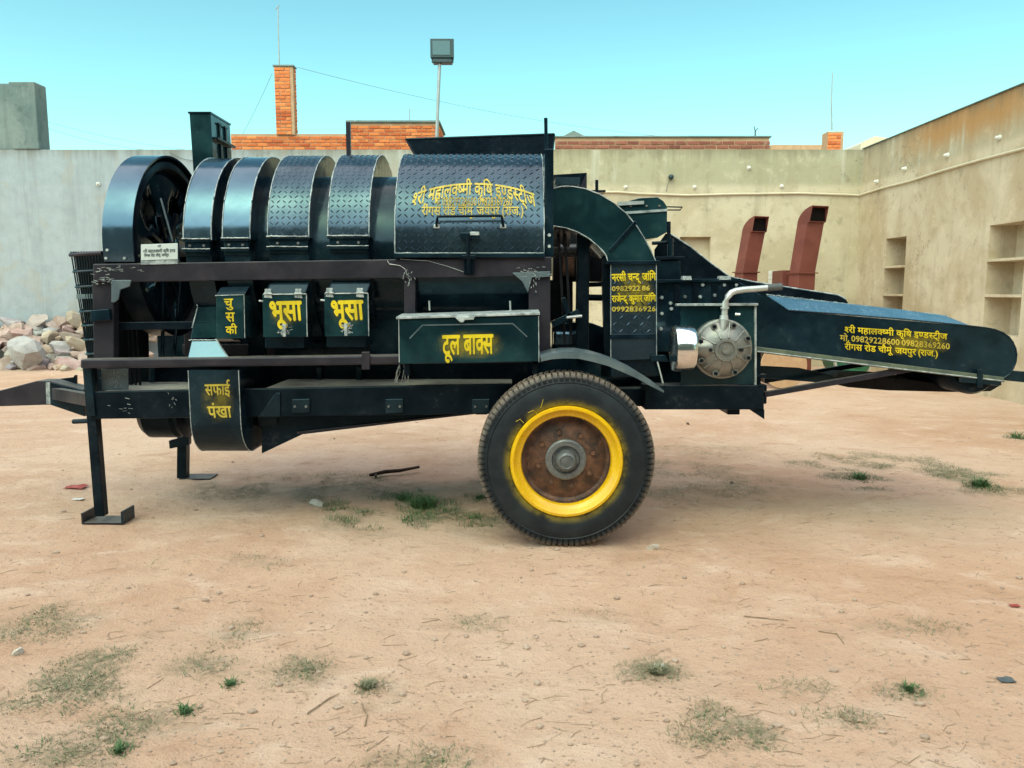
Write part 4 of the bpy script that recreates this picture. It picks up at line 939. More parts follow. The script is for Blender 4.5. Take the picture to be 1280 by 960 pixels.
MB().bar(gpnt(0, .385) + Vector((0, -.014, 0)), gpnt(1.0, .375) + Vector((.06, -.02, 0)), .03, .012, (0, 1, 0)).obj('guard_strap', 'guard', guard)
bk_ = MB(); bk_.loft([gpnt(0.02, .01, .03), gpnt(1, .01, .03), gpnt(1, .99, .03), gpnt(.02, .99, .03)], [gpnt(.02, .01, .6), gpnt(1, .01, .6), gpnt(1, .99, .6), gpnt(.02, .99, .6)]); bk_.obj('guard_shade_fill', 'belt', guard)  # solid black fill added so the inside of the guard looks dark
P('mounting_lug', MB().plate([(113, 388), (136, 386), (138, 400), (113, 402)], YF + .0, .03), 'sheet', bevel=.004)

# ---- drawbar, jacks
db = MB(); a = [W(x, y, 5.30) for x, y in ((-40, 497), (0, 488), (46, 476), (62, 476), (104, 487), (106, 521), (62, 506), (0, 508), (-40, 512))]
db = P('drawbar', db.loft(a, [p + Vector((0, .14, 0)) for p in a]), 'frame', bevel=.006)
MB().plate([(63, 478), (104, 488), (106, 520), (63, 506)], 5.286, .010).obj('side_plate', 'sheet', db, bevel=.002)
MB().plate([(57, 478), (62, 478), (63, 505), (58, 505)], 5.290, .009).obj('paint_band', 'weld', db)
MB().plate([(75, 473.5), (92, 471.5), (93, 469), (95, 469), (95, 480), (92, 479)], 5.35, .02).obj('pin', 'black', db)
MB().bar(W(60, 490, 5.4), W(115, 500, 4.9), .05, .08).obj('brace', 'frame', db)
jk = part_empty('support_leg', T, G(135, 652))
MB().bar(W(112, 455, 4.86), W(127, 644, 4.86), .062, .062, (0, 1, 0)).obj('leg_tube', 'black', jk, bevel=.004)
MB().bar(W(110, 458, 4.80), W(116, 520, 4.80), .05, .03, (0, 1, 0)).obj('clamp_sleeve', 'sheet', jk, bevel=.004)
g = G(135, 652)
MB().box((g.x - .13, g.y - .06, .0), (g.x + .12, g.y + .10, .012)).obj('foot_plate', 'frame', jk, bevel=.003)
MB().box((g.x + .118, g.y - .06, .0), (g.x + .130, g.y + .10, .085)).obj('foot_flange', 'sheet', jk, bevel=.002)
MB().box((g.x - .142, g.y - .06, .0), (g.x - .130, g.y + .10, .075)).obj('foot_flange', 'frame', jk, bevel=.002)
for py in (500, 540, 570, 600): MB().bolt(W(117 + (py - 500) * .079, py, 4.825), .008, .004).obj('pin_hole', 'belt', jk)
P('leg_pin', MB().tube([W(92, 527, 4.9), W(112, 526, 4.86)], .016, 8), 'black', None, 40)
jk = part_empty('support_leg', T, G(238, 597)); 
MB().bar(W(230, 500, 6.05), W(229, 597, 6.05), .075, .075, (0, 1, 0)).obj('leg_tube', 'black', jk, bevel=.004)
MB().plate([(211, 551), (222, 548), (236, 544), (236, 556), (212, 561)], 5.98, .05).obj('bracket', 'black', jk)
g = G(240, 597); MB().box((g.x - .07, g.y - .08, .0), (g.x + .18, g.y + .09, .012)).obj('foot_plate', 'frame', jk, bevel=.003)
P('side_bar', MB().bar(W(188, 524.5, 5.3), W(238, 523.5, 5.9), .05, .05), 'black')
# round lower pulley under the front
P('lower_pulley', MB().lathe([(0, xr(126)), (.16, xr(126)), (.19, xr(134)), (.19, xr(172)), (.17, xr(176)), (.17, xr(181)), (.19, xr(184)), (.12, xr(188)), (.11, xr(198)), (0, xr(198))], (5.25, .69), 'x', 36), 'black', None, 30)

# ---- cleaning fan volute
fxa, fxb = W(235.5, 470, 4.70).x, W(298.5, 470, 4.70).x
zt = W(260, 463, 4.70).z
vp = [(4.70, zt), (4.70, .70)] + [(4.92 - .22 * math.cos(t), .70 - .225 * math.sin(t)) for t in [R(k) for k in range(10, 91, 10)]] + [(5.1, .475), (5.30, .53), (5.42, .66), (5.45, zt)]
vol = P('fan_housing', MB().prism_x(vp, fxa, fxb), 'sheet', None, 25)
for x in (fxa, fxb): MB().tube([(x, y - .001, z) for y, z in vp[:11]], .0025, 6).obj('weld_bead', 'weld', vol, 60)
flat_text(['सफाई'], (256, 481), (287, 480.5), (257, 494), 4.696, 'text_worn', vol, .02)
flat_text(['पंखा'], (259, 508.5), (288, 508), (261, 522), 4.696, 'text_worn', vol, .02)
MB().plate([(246, 474), (294, 474), (297, 530), (250, 530)], 4.697, .001).obj('overspray', 'spray_faint', vol)
# duct rising from the fan to the drum
dk = P('fan_duct', MB().loft([W(234, 452, 4.74), W(288, 451, 4.74), W(288, 451, 5.2), W(234, 452, 5.2)], [W(240, 424.5, 4.83), W(270, 424, 4.83), W(270, 424, 5.2), W(240, 424.5, 5.2)]), 'drum', bevel=.003)
MB().tube([W(236 + i * 1.7, 425 + 1.2 * nz(i * .8, 1), 4.822) for i in range(21)], [.004 + .004 * abs(nz(i, 2)) for i in range(21)], 6).obj('weld_bead', 'weld', dk, 60)
MB().tube([W(270, 424, 4.825), W(288, 451, 4.735)], .005, 6).obj('weld_bead', 'weld', dk)
d2 = P('fan_duct', MB().loft([W(238, 423, 4.86), W(271, 422, 4.86), W(271, 422, 5.2), W(238, 423, 5.2)], [W(247, 384, 4.90), W(272, 383, 4.90), W(272, 383, 5.2), W(247, 384, 5.2)]), 'green_sheet', bevel=.003)
MB().loft([W(247, 383, 4.91), W(272, 382, 4.91), W(272, 382, 5.2), W(247, 383, 5.2)], [W(236, 350, 5.02), W(268, 350, 5.02), W(268, 350, 5.3), W(236, 350, 5.3)]).obj('upper_section', 'sheet', d2, bevel=.003)
for a, b in (((236.5, 350, 5.01), (247, 383, 4.90)), ((268, 350, 5.01), (273, 368, 4.94)), ((247, 384, 4.89), (240, 410, 4.86))): MB().tube([W(*a), W(*b)], .0035, 5).obj('weld_bead', 'weld', d2)
# short outlet box, stacked letters
ob = P('outlet_box', MB().plate([(270, 369.5), (304, 369), (304.5, 423), (270.5, 424)], 4.73, .26), 'green_sheet', bevel=.003)
MB().loft([W(270, 369, 4.735), W(306, 368, 4.735), W(306, 368, 5.0), W(270, 369, 5.0)], [W(276, 359, 4.80), W(312, 358, 4.80), W(312, 358, 5.0), W(276, 359, 5.0)]).obj('sloping_top', 'sheet', ob, bevel=.003)
MB().tube([W(269, 369.5, 4.727), W(305, 368.5, 4.727), W(306, 422.5, 4.727)], .0028, 6).obj('weld_bead', 'weld', ob)
flat_text(['चु'], (280, 373.8), (291, 373.6), (280, 383.5), 4.728, 'text', ob, .02)
flat_text(['स'], (282, 391), (293, 390.8), (282.5, 402), 4.728, 'text', ob, .02)
flat_text(['की'], (282, 408.5), (296, 408), (282.5, 417.5), 4.728, 'text', ob, .02)
# two chaff flaps
def flap(x0, x1, y0, y1):
    fl_ = P('chaff_flap', MB().plate([(x0, y0), (x1, y0 - .5), (x1 + 1, y1), (x0 + 1, y1 + .5)], 4.735, .008), 'green_sheet', bevel=.002)
    MB().plate([(x0 + 3, y0 + 2), (x1 - 3, y0 + 1.5), (x1 - 3, y1 + 14), (x0 + 3, y1 + 14)], 4.80, .2).obj('outlet_throat', 'sheet', fl_, bevel=.003)
    c = W(0, y0 - 8, 4.83)
    MB().loft([W(x0 + 3, y0 - 1, 4.745), W(x1 - 1, y0 - 1, 4.745), W(x1 - 1, y0 - 1, 4.95), W(x0 + 3, y0 - 1, 4.95)], [W(x0 + 9, y0 - 15, 4.80), W(x1 + 4, y0 - 15, 4.80), W(x1 + 4, y0 - 15, 4.95), W(x0 + 9, y0 - 15, 4.95)]).obj('sloping_top', 'sheet', fl_, bevel=.01)
    for hx in (x0 + 7, x1 - 10):
        MB().plate([(hx - 4, y0 - 7), (hx + 4, y0 - 7), (hx + 3, y0 - 3), (hx + 5, y0 + 5), (hx - 5, y0 + 4)], 4.726, .008).obj('hinge', 'scrape_metal', fl_, bevel=.002)
        MB().tube([W(hx - 5, y0 - 1, 4.722), W(hx + 5, y0 - 1, 4.722)], .006, 6).obj('hinge_pin', 'weld', fl_)
    MB().tube([W(x0 + 1, y0, 4.733), W(x1, y0 - .5, 4.733)], .004, 6).obj('weld_bead', 'weld', fl_)
    MB().tube([W(x1, y0, 4.733), W(x1 + 1, y1, 4.733)], .003, 6).obj('weld_bead', 'weld', fl_)
    cx = x0 + 27
    flat_text(['भूसा'], (x0 + 9, y0 + 10), (x1 - 7, y0 + 9), (x0 + 11, y0 + 33), 4.733, 'text', fl_, .03)
    MB().plate([(x0 + 6, y0 + 5), (x1 - 4, y0 + 5), (x1 - 4, y0 + 42), (x0 + 6, y0 + 42)], 4.7342, .0005).obj('overspray', 'spray_faint', fl_)
    MB().plate([(cx - 2, y1 - 16), (cx + 2, y1 - 16), (cx + 2, y1), (cx - 1.5, y1)], 4.725, .01).obj('latch', 'scrape_metal', fl_, bevel=.002)
    mb = MB(); rn = random.Random(int(x0))
    for k in range(34):
        a = rn.uniform(0, 6.283); r0 = rn.uniform(0, 7); r1 = r0 + rn.uniform(1.5, 5); b_ = a + rn.uniform(-.5, .5); mb.bar(W(cx + r0 * math.cos(a), y1 - 9 - r0 * .8 * math.sin(a), 4.732), W(cx + r1 * math.cos(b_), y1 - 9 - r1 * .8 * math.sin(b_), 4.732), rn.uniform(.002, .006), .002, (0, 1, 0))
    mb.obj('weld_scrapes', 'scrape', fl_)
    MB().tube([W(x0 - 4, y0 + 8, 4.74), W(x0 + 1, y0 + 8.5, 4.735)], .006, 6).obj('hinge_pin', 'weld', fl_)
M['scrape_metal'] = M['weld']
flap(328, 383, 368, 421)
flap(405, 460, 367, 420)

# ---- tool box
ty = 4.55
tb = P('tool_box', MB().plate([(498, 399), (673, 394), (674, 452), (499, 455)], ty, .23), 'green_sheet', bevel=.004)
lid = MB().loft([W(495, 399, ty - .012), W(675, 393.5, ty - .012), W(675, 393.5, ty - .012) + Vector((0, .26, .012)), W(495, 399, ty - .012) + Vector((0, .26, .012))],
                [p + Vector((0, 0, .014)) for p in (W(495, 399, ty - .012), W(675, 393.5, ty - .012), W(675, 393.5, ty - .012) + Vector((0, .26, .012)), W(495, 399, ty - .012) + Vector((0, .26, .012)))]).obj('lid', 'weld', tb, bevel=.002)
for x, yy in ((498.5, 399), (673.2, 395)): MB().tube([W(x, yy, ty - .002), W(x + .6, 453, ty - .002)], .0028, 6).obj('weld_bead', 'weld', tb)
MB().plate([(568, 396), (594, 395), (592, 399.5), (581, 400), (579, 403), (575, 403), (572, 400)], ty - .022, .01).obj('hasp', 'weld', tb, bevel=.002)
MB().tube([W(x, y, ty - .001) for x, y in ((512, 423), (528, 406), (640, 404.5), (658, 420))], .003, 5).obj('pressed_line', 'sheet_line', tb) if False else None
pts = [(512, 423), (528, 406.5), (585, 405.5), (641, 404.5), (659, 421)]
ln = MB()
for a, b in zip(pts, pts[1:]): ln.bar(W(*a, ty - .001), W(*b, ty - .001), .007, .002, (0, 1, 0))
ln.obj('pressed_line', 'guard', tb)
flat_text(['टूल', ' ', 'बा', '~क', 'स'], (553, 420), (616, 418.5), (553.5, 443), ty - .003, 'text', tb, .026)
MB().plate([(540, 412), (634, 411), (634, 450), (540, 451)], ty - .0012, .0005).obj('overspray', 'spray', tb)
for x in (537, 638): MB().tube([W(x, 388, 4.79), W(x - .5, 376, 4.79)], .006, 6).obj('bolt', 'galv', tb)
for x in (507, 668): P('box_bracket', MB().plate([(x - 2, 455), (x + 5, 455), (x + 5, 470), (x - 2, 468)], ty + .06, .12), 'black', bevel=.003)

# ---- elbow duct and lettered riser
el_o = [(690, 236), (702, 233), (716, 233), (732, 236), (750, 243), (768, 254), (783, 267), (797, 284), (808, 302), (815, 316), (820, 327)]
el_i = [(760, 327), (757, 318), (748, 308), (736, 298), (722, 290), (708, 285), (690, 282)]
EY = 4.93
el = P('elbow_duct', MB().plate(el_o + el_i, EY, .30), 'green_sheet', 30)
for seg in (el_o, el_i):
    p_ = []
    for (xa, ya_), (xb, yb_) in zip(seg, seg[1:]):
        for k in range(4): p_.append((xa + (xb - xa) * k / 4 + .5 * nz(xa + k, 1), ya_ + (yb_ - ya_) * k / 4 + .5 * nz(xa + k, 7)))
    p_.append(seg[-1]); MB().tube([W(x, y, EY - .002) for x, y in p_], [.003 + .006 * abs(nz(i * .9, 3)) for i in range(len(p_))], 6).obj('weld_bead', 'weld', el, 60)
MB().bar(W(762, 314, EY - .006), W(795, 277, EY - .006), .022, .012, (0, 1, 0)).obj('stiffener', 'sheet', el, bevel=.003)
MB().plate([(759, 326), (826, 325.5), (826, 330), (757, 330.5)], EY - .05, .36).obj('flange', 'sheet', el, bevel=.003)
MB().box(W(694, 231, EY + .02), W(722, 226.5, EY + .2) ).obj('top_plate', 'drum', el)
for x in (697, 700, 703): MB().tube([W(x, 233, EY + .1), W(x, 224, EY + .1)], .006, 6).obj('stud', 'galv', el)
RY = 4.90
ri = P('riser_duct', MB().plate([(763.5, 330), (820, 330), (820, 449), (763, 451)], RY, .30), 'tread', bevel=.003)
def flatmap(u, v, h): return Vector((u, RY - h, v))
xa, xb = W(763.5, 390, RY).x, W(820, 390, RY).x; za, zb_ = W(790, 418, RY).z, W(790, 334, RY).z
ribs(xa + .004, xb - .004, za, zb_, flatmap, .044, .038, .009, .004).obj('chequer_ribs', 'tread', ri, None, kind='stuff')
MB().plate([(763, 418), (820, 417), (820, 423), (763, 424)], RY - .010, .012).obj('band', 'sheet', ri, bevel=.003)
for x in (763.5, 820.5): MB().tube([W(x, 331, RY - .002), W(x + .2 * (x > 800), 449, RY - .002)], .0028, 6).obj('weld_bead', 'weld', ri)
flat_text(['नरसी', ' ', 'च', '~न', 'द्', ' ', 'जांिग'], (764.5, 343), (819.5, 341.5), (765, 351.5), RY - .0046, 'text', ri, .030)
flat_text(['0982922', ' ', '86'], (765, 358.5), (812, 357.5), (765, 364), RY - .0046, 'text_worn', ri, .024)
flat_text(['राजे', '~न', 'द्', ' ', 'कुमार', ' ', 'जांिग'], (764.5, 370), (819.5, 369), (765, 377.5), RY - .0046, 'text', ri, .026)
flat_text(['0992836926'], (765, 384), (819.5, 383.5), (765, 389.5), RY - .0046, 'text_worn', ri, .022)
MB().plate([(764.5, 337), (820, 337), (820, 394), (764.5, 394)], RY - .0006, .0004).obj('overspray', 'spray', ri)
P('riser_shoe', MB().plate([(764, 424), (821, 423), (824, 470), (764, 472)], RY + .02, .28), 'sheet', bevel=.003)
P('wire_stay', MB().tube([W(821, 449, RY - .02), W(829, 480, RY - .06)], .005, 6), 'galv')
P('corner_tab', MB().plate([(814, 444), (832, 444), (836, 452), (814, 452)], RY - .03, .06), 'sheet', bevel=.002)

# ---- drive gear between drum and riser
P('pulley_post', MB().plate([(722, 287), (737, 289), (736, 446), (720, 446)], 5.05, .09), 'black', bevel=.005)
P('side_post', MB().plate([(752, 322), (763, 322), (763, 450), (756, 450)], 5.0, .06), 'black', bevel=.004)
P('shaft_pulley', MB().lathe([(0, xr(696)), (.11, xr(696)), (.11, xr(702)), (.09, xr(704)), (.09, xr(708)), (.11, xr(710)), (.11, xr(718)), (0, xr(718))], (5.2, 1.92), 'x', 32), 'hub', None, 30)
for x, x2 in ((698, 706), (706, 714)): P('drive_belt', MB().bar(W(x, 292, 5.06), W(x2, 430, 5.06), .016, .03), 'belt')
P('tension_lever', MB().bar(W(690, 406, 5.0), W(724, 390, 5.0), .045, .02, (0, 1, 0)), 'sheet', bevel=.003)
P('tension_lever', MB().bar(W(704, 372, 5.0), W(712, 398, 5.0), .03, .02, (0, 1, 0)), 'sheet', bevel=.003)
P('lever_pin', MB().tube([W(708, 397, 4.96), W(727, 395, 4.99)], .01, 8), 'galv', None, 40)
P('cross_shaft', MB().tube([W(730, 356, 5.3), W(764, 355, 5.3)], .016, 8), 'black', None, 40)
P('cross_shaft', MB().tube([W(722, 371.5, 5.3), W(764, 372.5, 5.3)], .022, 8), 'black', None, 40)
P('lower_shroud', MB().plate([(690, 403), (722, 403), (740, 404), (762, 412), (762, 448), (690, 448)], 5.5, .3), 'sheet', bevel=.01)
P('lower_shroud', MB().plate([(692, 414), (722, 414), (722, 434), (692, 434)], 5.35, .1), 'drum', bevel=.02)
P('wood_block', MB().plate([(703, 310), (718, 310), (718, 345), (703, 345)], 5.6, .1), 'rust', bevel=.004)
P('upper_shroud', MB().plate([(692, 286), (735, 291), (735, 352), (692, 352)], 5.72, .2), 'belt')
P('upper_shroud', MB().plate([(735, 298), (764, 316), (764, 352), (735, 352)], 5.5, .2), 'belt')
P('bearing_block', MB().bar(W(742, 302, 5.1), W(757, 318, 5.1), .09, .06, (0, 1, 0)), 'galv', bevel=.008)
P('blank_panel', MB().plate([(688, 350), (716, 350), (716, 404), (688, 404)], 5.7, .02), 'belt')

# ---- wheel arch
mg = MB(); pts = [(676, 446), (690, 442), (706, 440), (724, 440), (742, 443), (760, 448), (778, 455), (796, 464), (812, 474), (830, 488)]
a = [W(x, y, 4.40) for x, y in pts]; vs = []; fs = []
for p in a: vs += [p, p + Vector((0, .34, 0)), p + Vector((0, .34, -.014)), p + Vector((0, 0, -.014))]
n = len(a)
for i in range(n - 1):
    for j in range(4): fs.append((i * 4 + j, i * 4 + (j + 1) % 4, i * 4 + 4 + (j + 1) % 4, i * 4 + 4 + j))
fs += [(0, 1, 2, 3), ((n - 1) * 4, (n - 1) * 4 + 1, (n - 1) * 4 + 2, (n - 1) * 4 + 3)]
mg = P('mudguard', mg.add(vs, fs), 'guard', 50)
lp = [(676, 446), (690, 443), (706, 441.5), (724, 441.5), (742, 445), (760, 450.5), (778, 458), (796, 467), (812, 477), (830, 489)]
lo = [(676, 452), (690, 449), (706, 448), (724, 448.5), (742, 452.5), (760, 457.5), (778, 465), (796, 473), (812, 482), (830, 491)]
MB().plate(lp + lo[::-1], 4.392, .007).obj('valance', 'guard', mg, 40)
MB().plate([(752, 448), (761, 450), (761, 472), (752, 470)], 4.75, .03).obj('stay', 'black', mg)

P('body_panel', MB().plate([(660, 446), (860, 446), (860, 486), (660, 486)], 5.16, .02), 'sheet')
P('body_panel', MB().plate([(818, 396), (856, 396), (856, 446), (818, 446)], 5.12, .02), 'black')
# ---- wheels
def wheel(y0, sgn):
    """y0: outer face; sgn +1 when the axle goes away from the viewer"""
    w_ = part_empty('wheel', T, (WX, y0 + sgn * .13, 0))
    Y = lambda d: y0 + sgn * d
    c = (WX, WZ)
    prof = [(.318, Y(.035)), (.335, Y(.012)), (.365, Y(.002)), (.41, Y(.0)), (.45, Y(.006)), (.485, Y(.02)), (.508, Y(.034)), (.513, Y(.06)), (.515, Y(.13)), (.513, Y(.20)), (.508, Y(.226)), (.485, Y(.24)), (.42, Y(.26)), (.335, Y(.25)), (.318, Y(.225))]
    ty_ = MB().lathe(prof, c, 'y', 96).obj('tyre', 'tyre', w_, 35)
    # raised sidewall ring
    MB().lathe([(.462, Y(.012)), (.468, Y(.006)), (.474, Y(.014))], c, 'y', 96).obj('sidewall_rib', 'tyre', w_, 60)
    # shoulder lugs and tread bars
    mb = MB(); n = 92
    for k in range(n):
        t0 = 2 * math.pi * k / n; dt = 2 * math.pi / n * .34
        for side in (0, 1):
            d = lambda q: Y(q) if side == 0 else Y(.26 - q)
            def q(r, dd, tt): return (WX + r * math.cos(tt), d(dd), WZ + r * math.sin(tt))
            A = [q(.462, .013, t0 - dt * .6), q(.462, .013, t0 + dt * .6), q(.497, .012, t0 + dt), q(.497, .012, t0 - dt)]
            B = [q(.497, .012, t0 - dt), q(.497, .012, t0 + dt), q(.520, .030, t0 + dt), q(.520, .030, t0 - dt)]
            C_ = [q(.525, .045, t0 - dt), q(.525, .045, t0 + dt), q(.525, .105, t0 + dt + .02), q(.525, .105, t0 - dt + .02)]
            I = [q(.46, .03, t0 - dt), q(.46, .03, t0 + dt), q(.495, .105, t0 + dt + .02), q(.495, .105, t0 - dt + .02)]
            vs = A[:2] + A[2:][::-1] + B[2:][::-1] + C_[:2] + C_[2:][::-1] + I[:2] + I[2:][::-1]
            mb.add(vs, [(0, 1, 3, 2), (2, 3, 5, 4), (4, 5, 7, 6), (6, 7, 9, 8), (0, 2, 4, 6, 8, 12, 10), (1, 11, 13, 9, 7, 5, 3), (0, 10, 11, 1), (8, 9, 13, 12)])
    mb.obj('tread_lugs', 'tyre', w_, None, kind='stuff')
    MB().lathe([(.318, Y(.04)), (.332, Y(.006)), (.326, Y(-.006)), (.312, Y(-.008)), (.300, Y(.004)), (.290, Y(.020)), (.270, Y(.030)), (.264, Y(.045)), (.264, Y(.060))], c, 'y', 80).obj('rim', 'yellow', w_, 35)
    dc = MB().lathe([(.2645, Y(.058)), (.262, Y(.105)), (.245, Y(.115)), (.20, Y(.105)), (.15, Y(.085)), (.12, Y(.082)), (.0, Y(.082))], c, 'y', 64).obj('wheel_disc', 'rust', w_, 35)
    for k in range(8):
        a = 2 * math.pi * (k + .3) / 8
        MB().bolt((WX + .165 * math.cos(a), Y(.091), WZ + .165 * math.sin(a)), .017, .020, (0, -sgn, 0)).obj('wheel_nut', 'rust', dc)
    hb = MB().lathe([(.122, Y(.083)), (.122, Y(.062)), (.112, Y(.056)), (.085, Y(.058)), (.078, Y(.078)), (.062, Y(.078)), (.060, Y(.02)), (.052, Y(.004)), (.040, Y(-.002)), (.036, Y(.002)), (0, Y(.0))], c, 'y', 40).obj('hub', 'hub', w_, 30)
    return w_
wheel(WY, 1); wheel(6.74, -1)
mk = MB(); 
for pts in ([(645, 527), (650, 524), (655, 529)], [(660, 516), (667, 513), (671, 517), (668, 524), (662, 526)], [(676, 510), (679, 499)]): mk.tube([W(x, y, WY + .001) for x, y in pts], .002, 4)
P('chalk_mark', mk, 'text_old')
P('axle', MB().box((WX - .05, WY + .2, WZ - .05), (WX + .05, 6.6, WZ + .05)), 'black', bevel=.006)
for y in (4.95, 5.95): P('spring_pack', MB().box((WX - .35, y - .04, WZ + .06), (WX + .35, y + .04, WZ + .12)), 'black', bevel=.01); P('spring_hanger', MB().box((WX + .33, y - .05, WZ - .02), (WX + .42, y + .05, WZ + .24)), 'black', bevel=.006); P('spring_hanger', MB().box((WX - .42, y - .05, WZ + .05), (WX - .33, y + .05, WZ + .24)), 'black', bevel=.006)

# ---- gear box end
GYp = 4.72
P('base_beam', MB().plate([(806, 482), (952, 482), (955, 484), (955, 512), (806, 512)], GYp - .01, .16), 'black', bevel=.004)
P('base_gusset', MB().plate([(938, 512.5), (955.5, 512), (955.5, 524)], GYp + .0, .03), 'black')
pl = P('gear_plate', MB().plate([(851, 382), (944, 381), (944, 480.5), (851, 481)], GYp + .012, .012), 'green_sheet', bevel=.002)
MB().plate([(846, 379.5), (948, 379), (948, 382), (846, 382.5)], GYp - .02, .05).obj('top_edge', 'weld', pl, bevel=.002)
MB().plate([(943.4, 382), (945.8, 382), (945.8, 481), (943.4, 481)], GYp - .004, .04).obj('side_edge', 'weld', pl, bevel=.001)
P('side_web', MB().plate([(946, 384), (951, 400), (951, 482), (946, 482)], GYp + .05, .4), 'black')
gc = W(906, 437, GYp - .1); gr = .172
gb = P('gear_housing', MB().lathe([(gr + .012, GYp + .011), (gr + .012, GYp - .045), (gr, GYp - .05), (gr * .93, GYp - .075), (gr * .62, GYp - .115), (gr * .42, GYp - .125), (gr * .40, GYp - .135), (gr * .30, GYp - .137), (gr * .28, GYp - .128), (gr * .17, GYp - .128), (gr * .15, GYp - .142), (gr * .07, GYp - .142), (0, GYp - .138)], (gc.x, gc.z), 'y', 64), 'cast', None, 28)
for k in range(10):
    a = R(k * 36 + 8)
    pa = Vector((gc.x + gr * .42 * math.cos(a), GYp - .130, gc.z + gr * .42 * math.sin(a))); pb = Vector((gc.x + gr * .95 * math.cos(a), GYp - .080, gc.z + gr * .95 * math.sin(a)))
    MB().bar(pa, pb, .010, .014, (0, 1, 0)).obj('rib', 'cast', gb, bevel=.003)
for k in range(8):
    a = R(k * 45 + 26); rr = gr * .90
    q = Vector((gc.x + rr * math.cos(a), GYp - .088, gc.z + rr * math.sin(a))); MB().lathe([(.019, q.y + .02), (.019, q.y - .010), (0, q.y - .010)], (q.x, q.z), 'y', 14).obj('bolt_boss', 'cast', gb, 40)
    MB().bolt(q + Vector((0, -.010, 0)), .013, .014).obj('bolt', 'black', gb)
for s in (-1, 1): MB().bolt((gc.x + s * gr * .55, GYp - .122, gc.z), .013, .014).obj('bolt', 'belt', gb)
sh = P('drive_pulley', MB().lathe([(0, W(839, 435, GYp).x), (.136, W(839, 435, GYp).x), (.141, W(841, 435, GYp).x), (.141, W(861, 435, GYp).x), (.136, W(863, 435, GYp).x), (.115, W(863, 435, GYp).x), (.11, W(860, 435, GYp).x), (0, W(860, 435, GYp).x)], (GYp - .06, gc.z + .005), 'x', 64), 'alu', None, 30)
MB().lathe([(.05, W(855, 435, GYp).x), (.05, W(868, 435, GYp).x), (.07, W(876, 435, GYp).x), (.07, W(884, 435, GYp).x)], (GYp - .06, gc.z + .005), 'x', 28).obj('shaft_collar', 'cast', sh, 30)
lv = P('shift_lever', MB().tube([W(x, y, GYp - .06) for x, y in ((905, 402), (905.5, 394), (906, 386), (907, 378), (909.5, 371), (914, 366), (920, 363.5), (930, 362), (945, 361), (962, 359.5))], .019, 14), 'galv', None, 60)
MB().tube([W(x, y, GYp - .06) for x, y in ((959, 359.8), (966, 359.2), (977, 358.3))], [.022, .023, .0225], 14).obj('grip', 'rubber_grip', lv, 40)
MB().tube([W(905, 404, GYp - .06), W(905, 394, GYp - .06)], [.030, .024], 14).obj('socket', 'galv', lv, 40)
MB().tube([W(906, 386, GYp - .06), W(906, 383.5, GYp - .06)], .026, 14).obj('collar', 'galv', lv, 40)
MB().tube([W(903, 416, GYp - .09), W(905, 402, GYp - .06)], [.022, .034], 14).obj('gaiter', 'cast', lv, 40)
MB().bolt(W(919, 393, GYp - .05), .010, .03, (1, -.3, 0)).obj('bolt', 'galv', lv)
# bolted panel behind
bp = P('bolted_panel', MB().plate([(818, 353), (920, 351), (934, 358), (962, 376), (962, 436), (818, 440)], 4.98, .02), 'sheet', bevel=.003)
for px, py in ((827, 372), (856, 371), (875, 371), (893, 369), (827, 392), (839, 386), (838, 379), (826, 411), (878, 356), (905, 356), (920, 356)): MB().bolt(W(px, py, 4.98), .013, .014).obj('bolt', 'weld' if (px + py) % 3 else 'hub', bp)
for px in (843, 866, 890, 912): MB().plate([(px, 355), (px + 7, 355), (px + 7, 378), (px, 378)], 4.968, .012).obj('rib', 'black', bp, bevel=.003)
MB().plate([(818, 349.5), (926, 348), (926, 352), (818, 353)], 4.95, .06).obj('top_flange', 'sheet', bp, bevel=.002)
for px, w_ in ((854, 10), (900, 13)): MB().plate([(px, 345), (px + w_, 345), (px + w_ + 1, 350), (px - 1, 350)], 4.94, .06).obj('lug', 'weld', bp, bevel=.002)
P('bearing_box', MB().plate([(821, 326), (850, 325), (851, 350), (821, 350)], 5.0, .2), 'sheet', bevel=.004)
P('box_flange', MB().plate([(806, 321), (856, 320.5), (856, 324), (806, 325)], 4.98, .26), 'black', bevel=.002)
P('adjuster_screw', MB().tube([W(838, 320, 5.08), W(838, 298, 5.08)], .020, 12), 'sheet', None, 40)
P('adjuster_screw', MB().tube([W(836, 302, 5.10), W(836, 277, 5.10)], .013, 12), 'black', None, 40)
P('spring_rod', MB().tube([W(815, 304, 5.12), W(843, 303, 5.12)], .012, 10), 'black', None, 40)
cv = P('chain_cover', MB().plate([(762, 258), (790, 250), (800, 247.5), (822, 246.5), (829, 251), (834, 258), (834, 290), (822, 297), (800, 300), (770, 300)], 5.45, .35), 'green_sheet', 30, bevel=.004)
MB().plate([(774, 265), (834, 261), (834, 264), (776, 268)], 5.44, .01).obj('seam', 'weld', cv); MB().plate([(772, 252), (805, 251), (805, 255), (772, 257)], 5.43, .02).obj('bright_strip', 'galv', cv)
MB().tube([W(834, 258.5, 5.5), W(853, 259, 5.5), W(850, 262.5, 5.5), W(834, 262.5, 5.5)], .005, 6).obj('wire_loop', 'black', cv)
for px in (788, 808, 824): MB().bolt(W(px, 257.5, 5.45), .010, .012).obj('bolt', 'hub', cv)
P('grease_pipe', MB().tube([W(746, 240, 5.4), W(746, 225, 5.4)], .011, 8), 'black', None, 40)
P('flat_cap', MB().plate([(737, 237.5), (757, 237.5), (757, 240), (737, 240.5)], 5.3, .15), 'black')

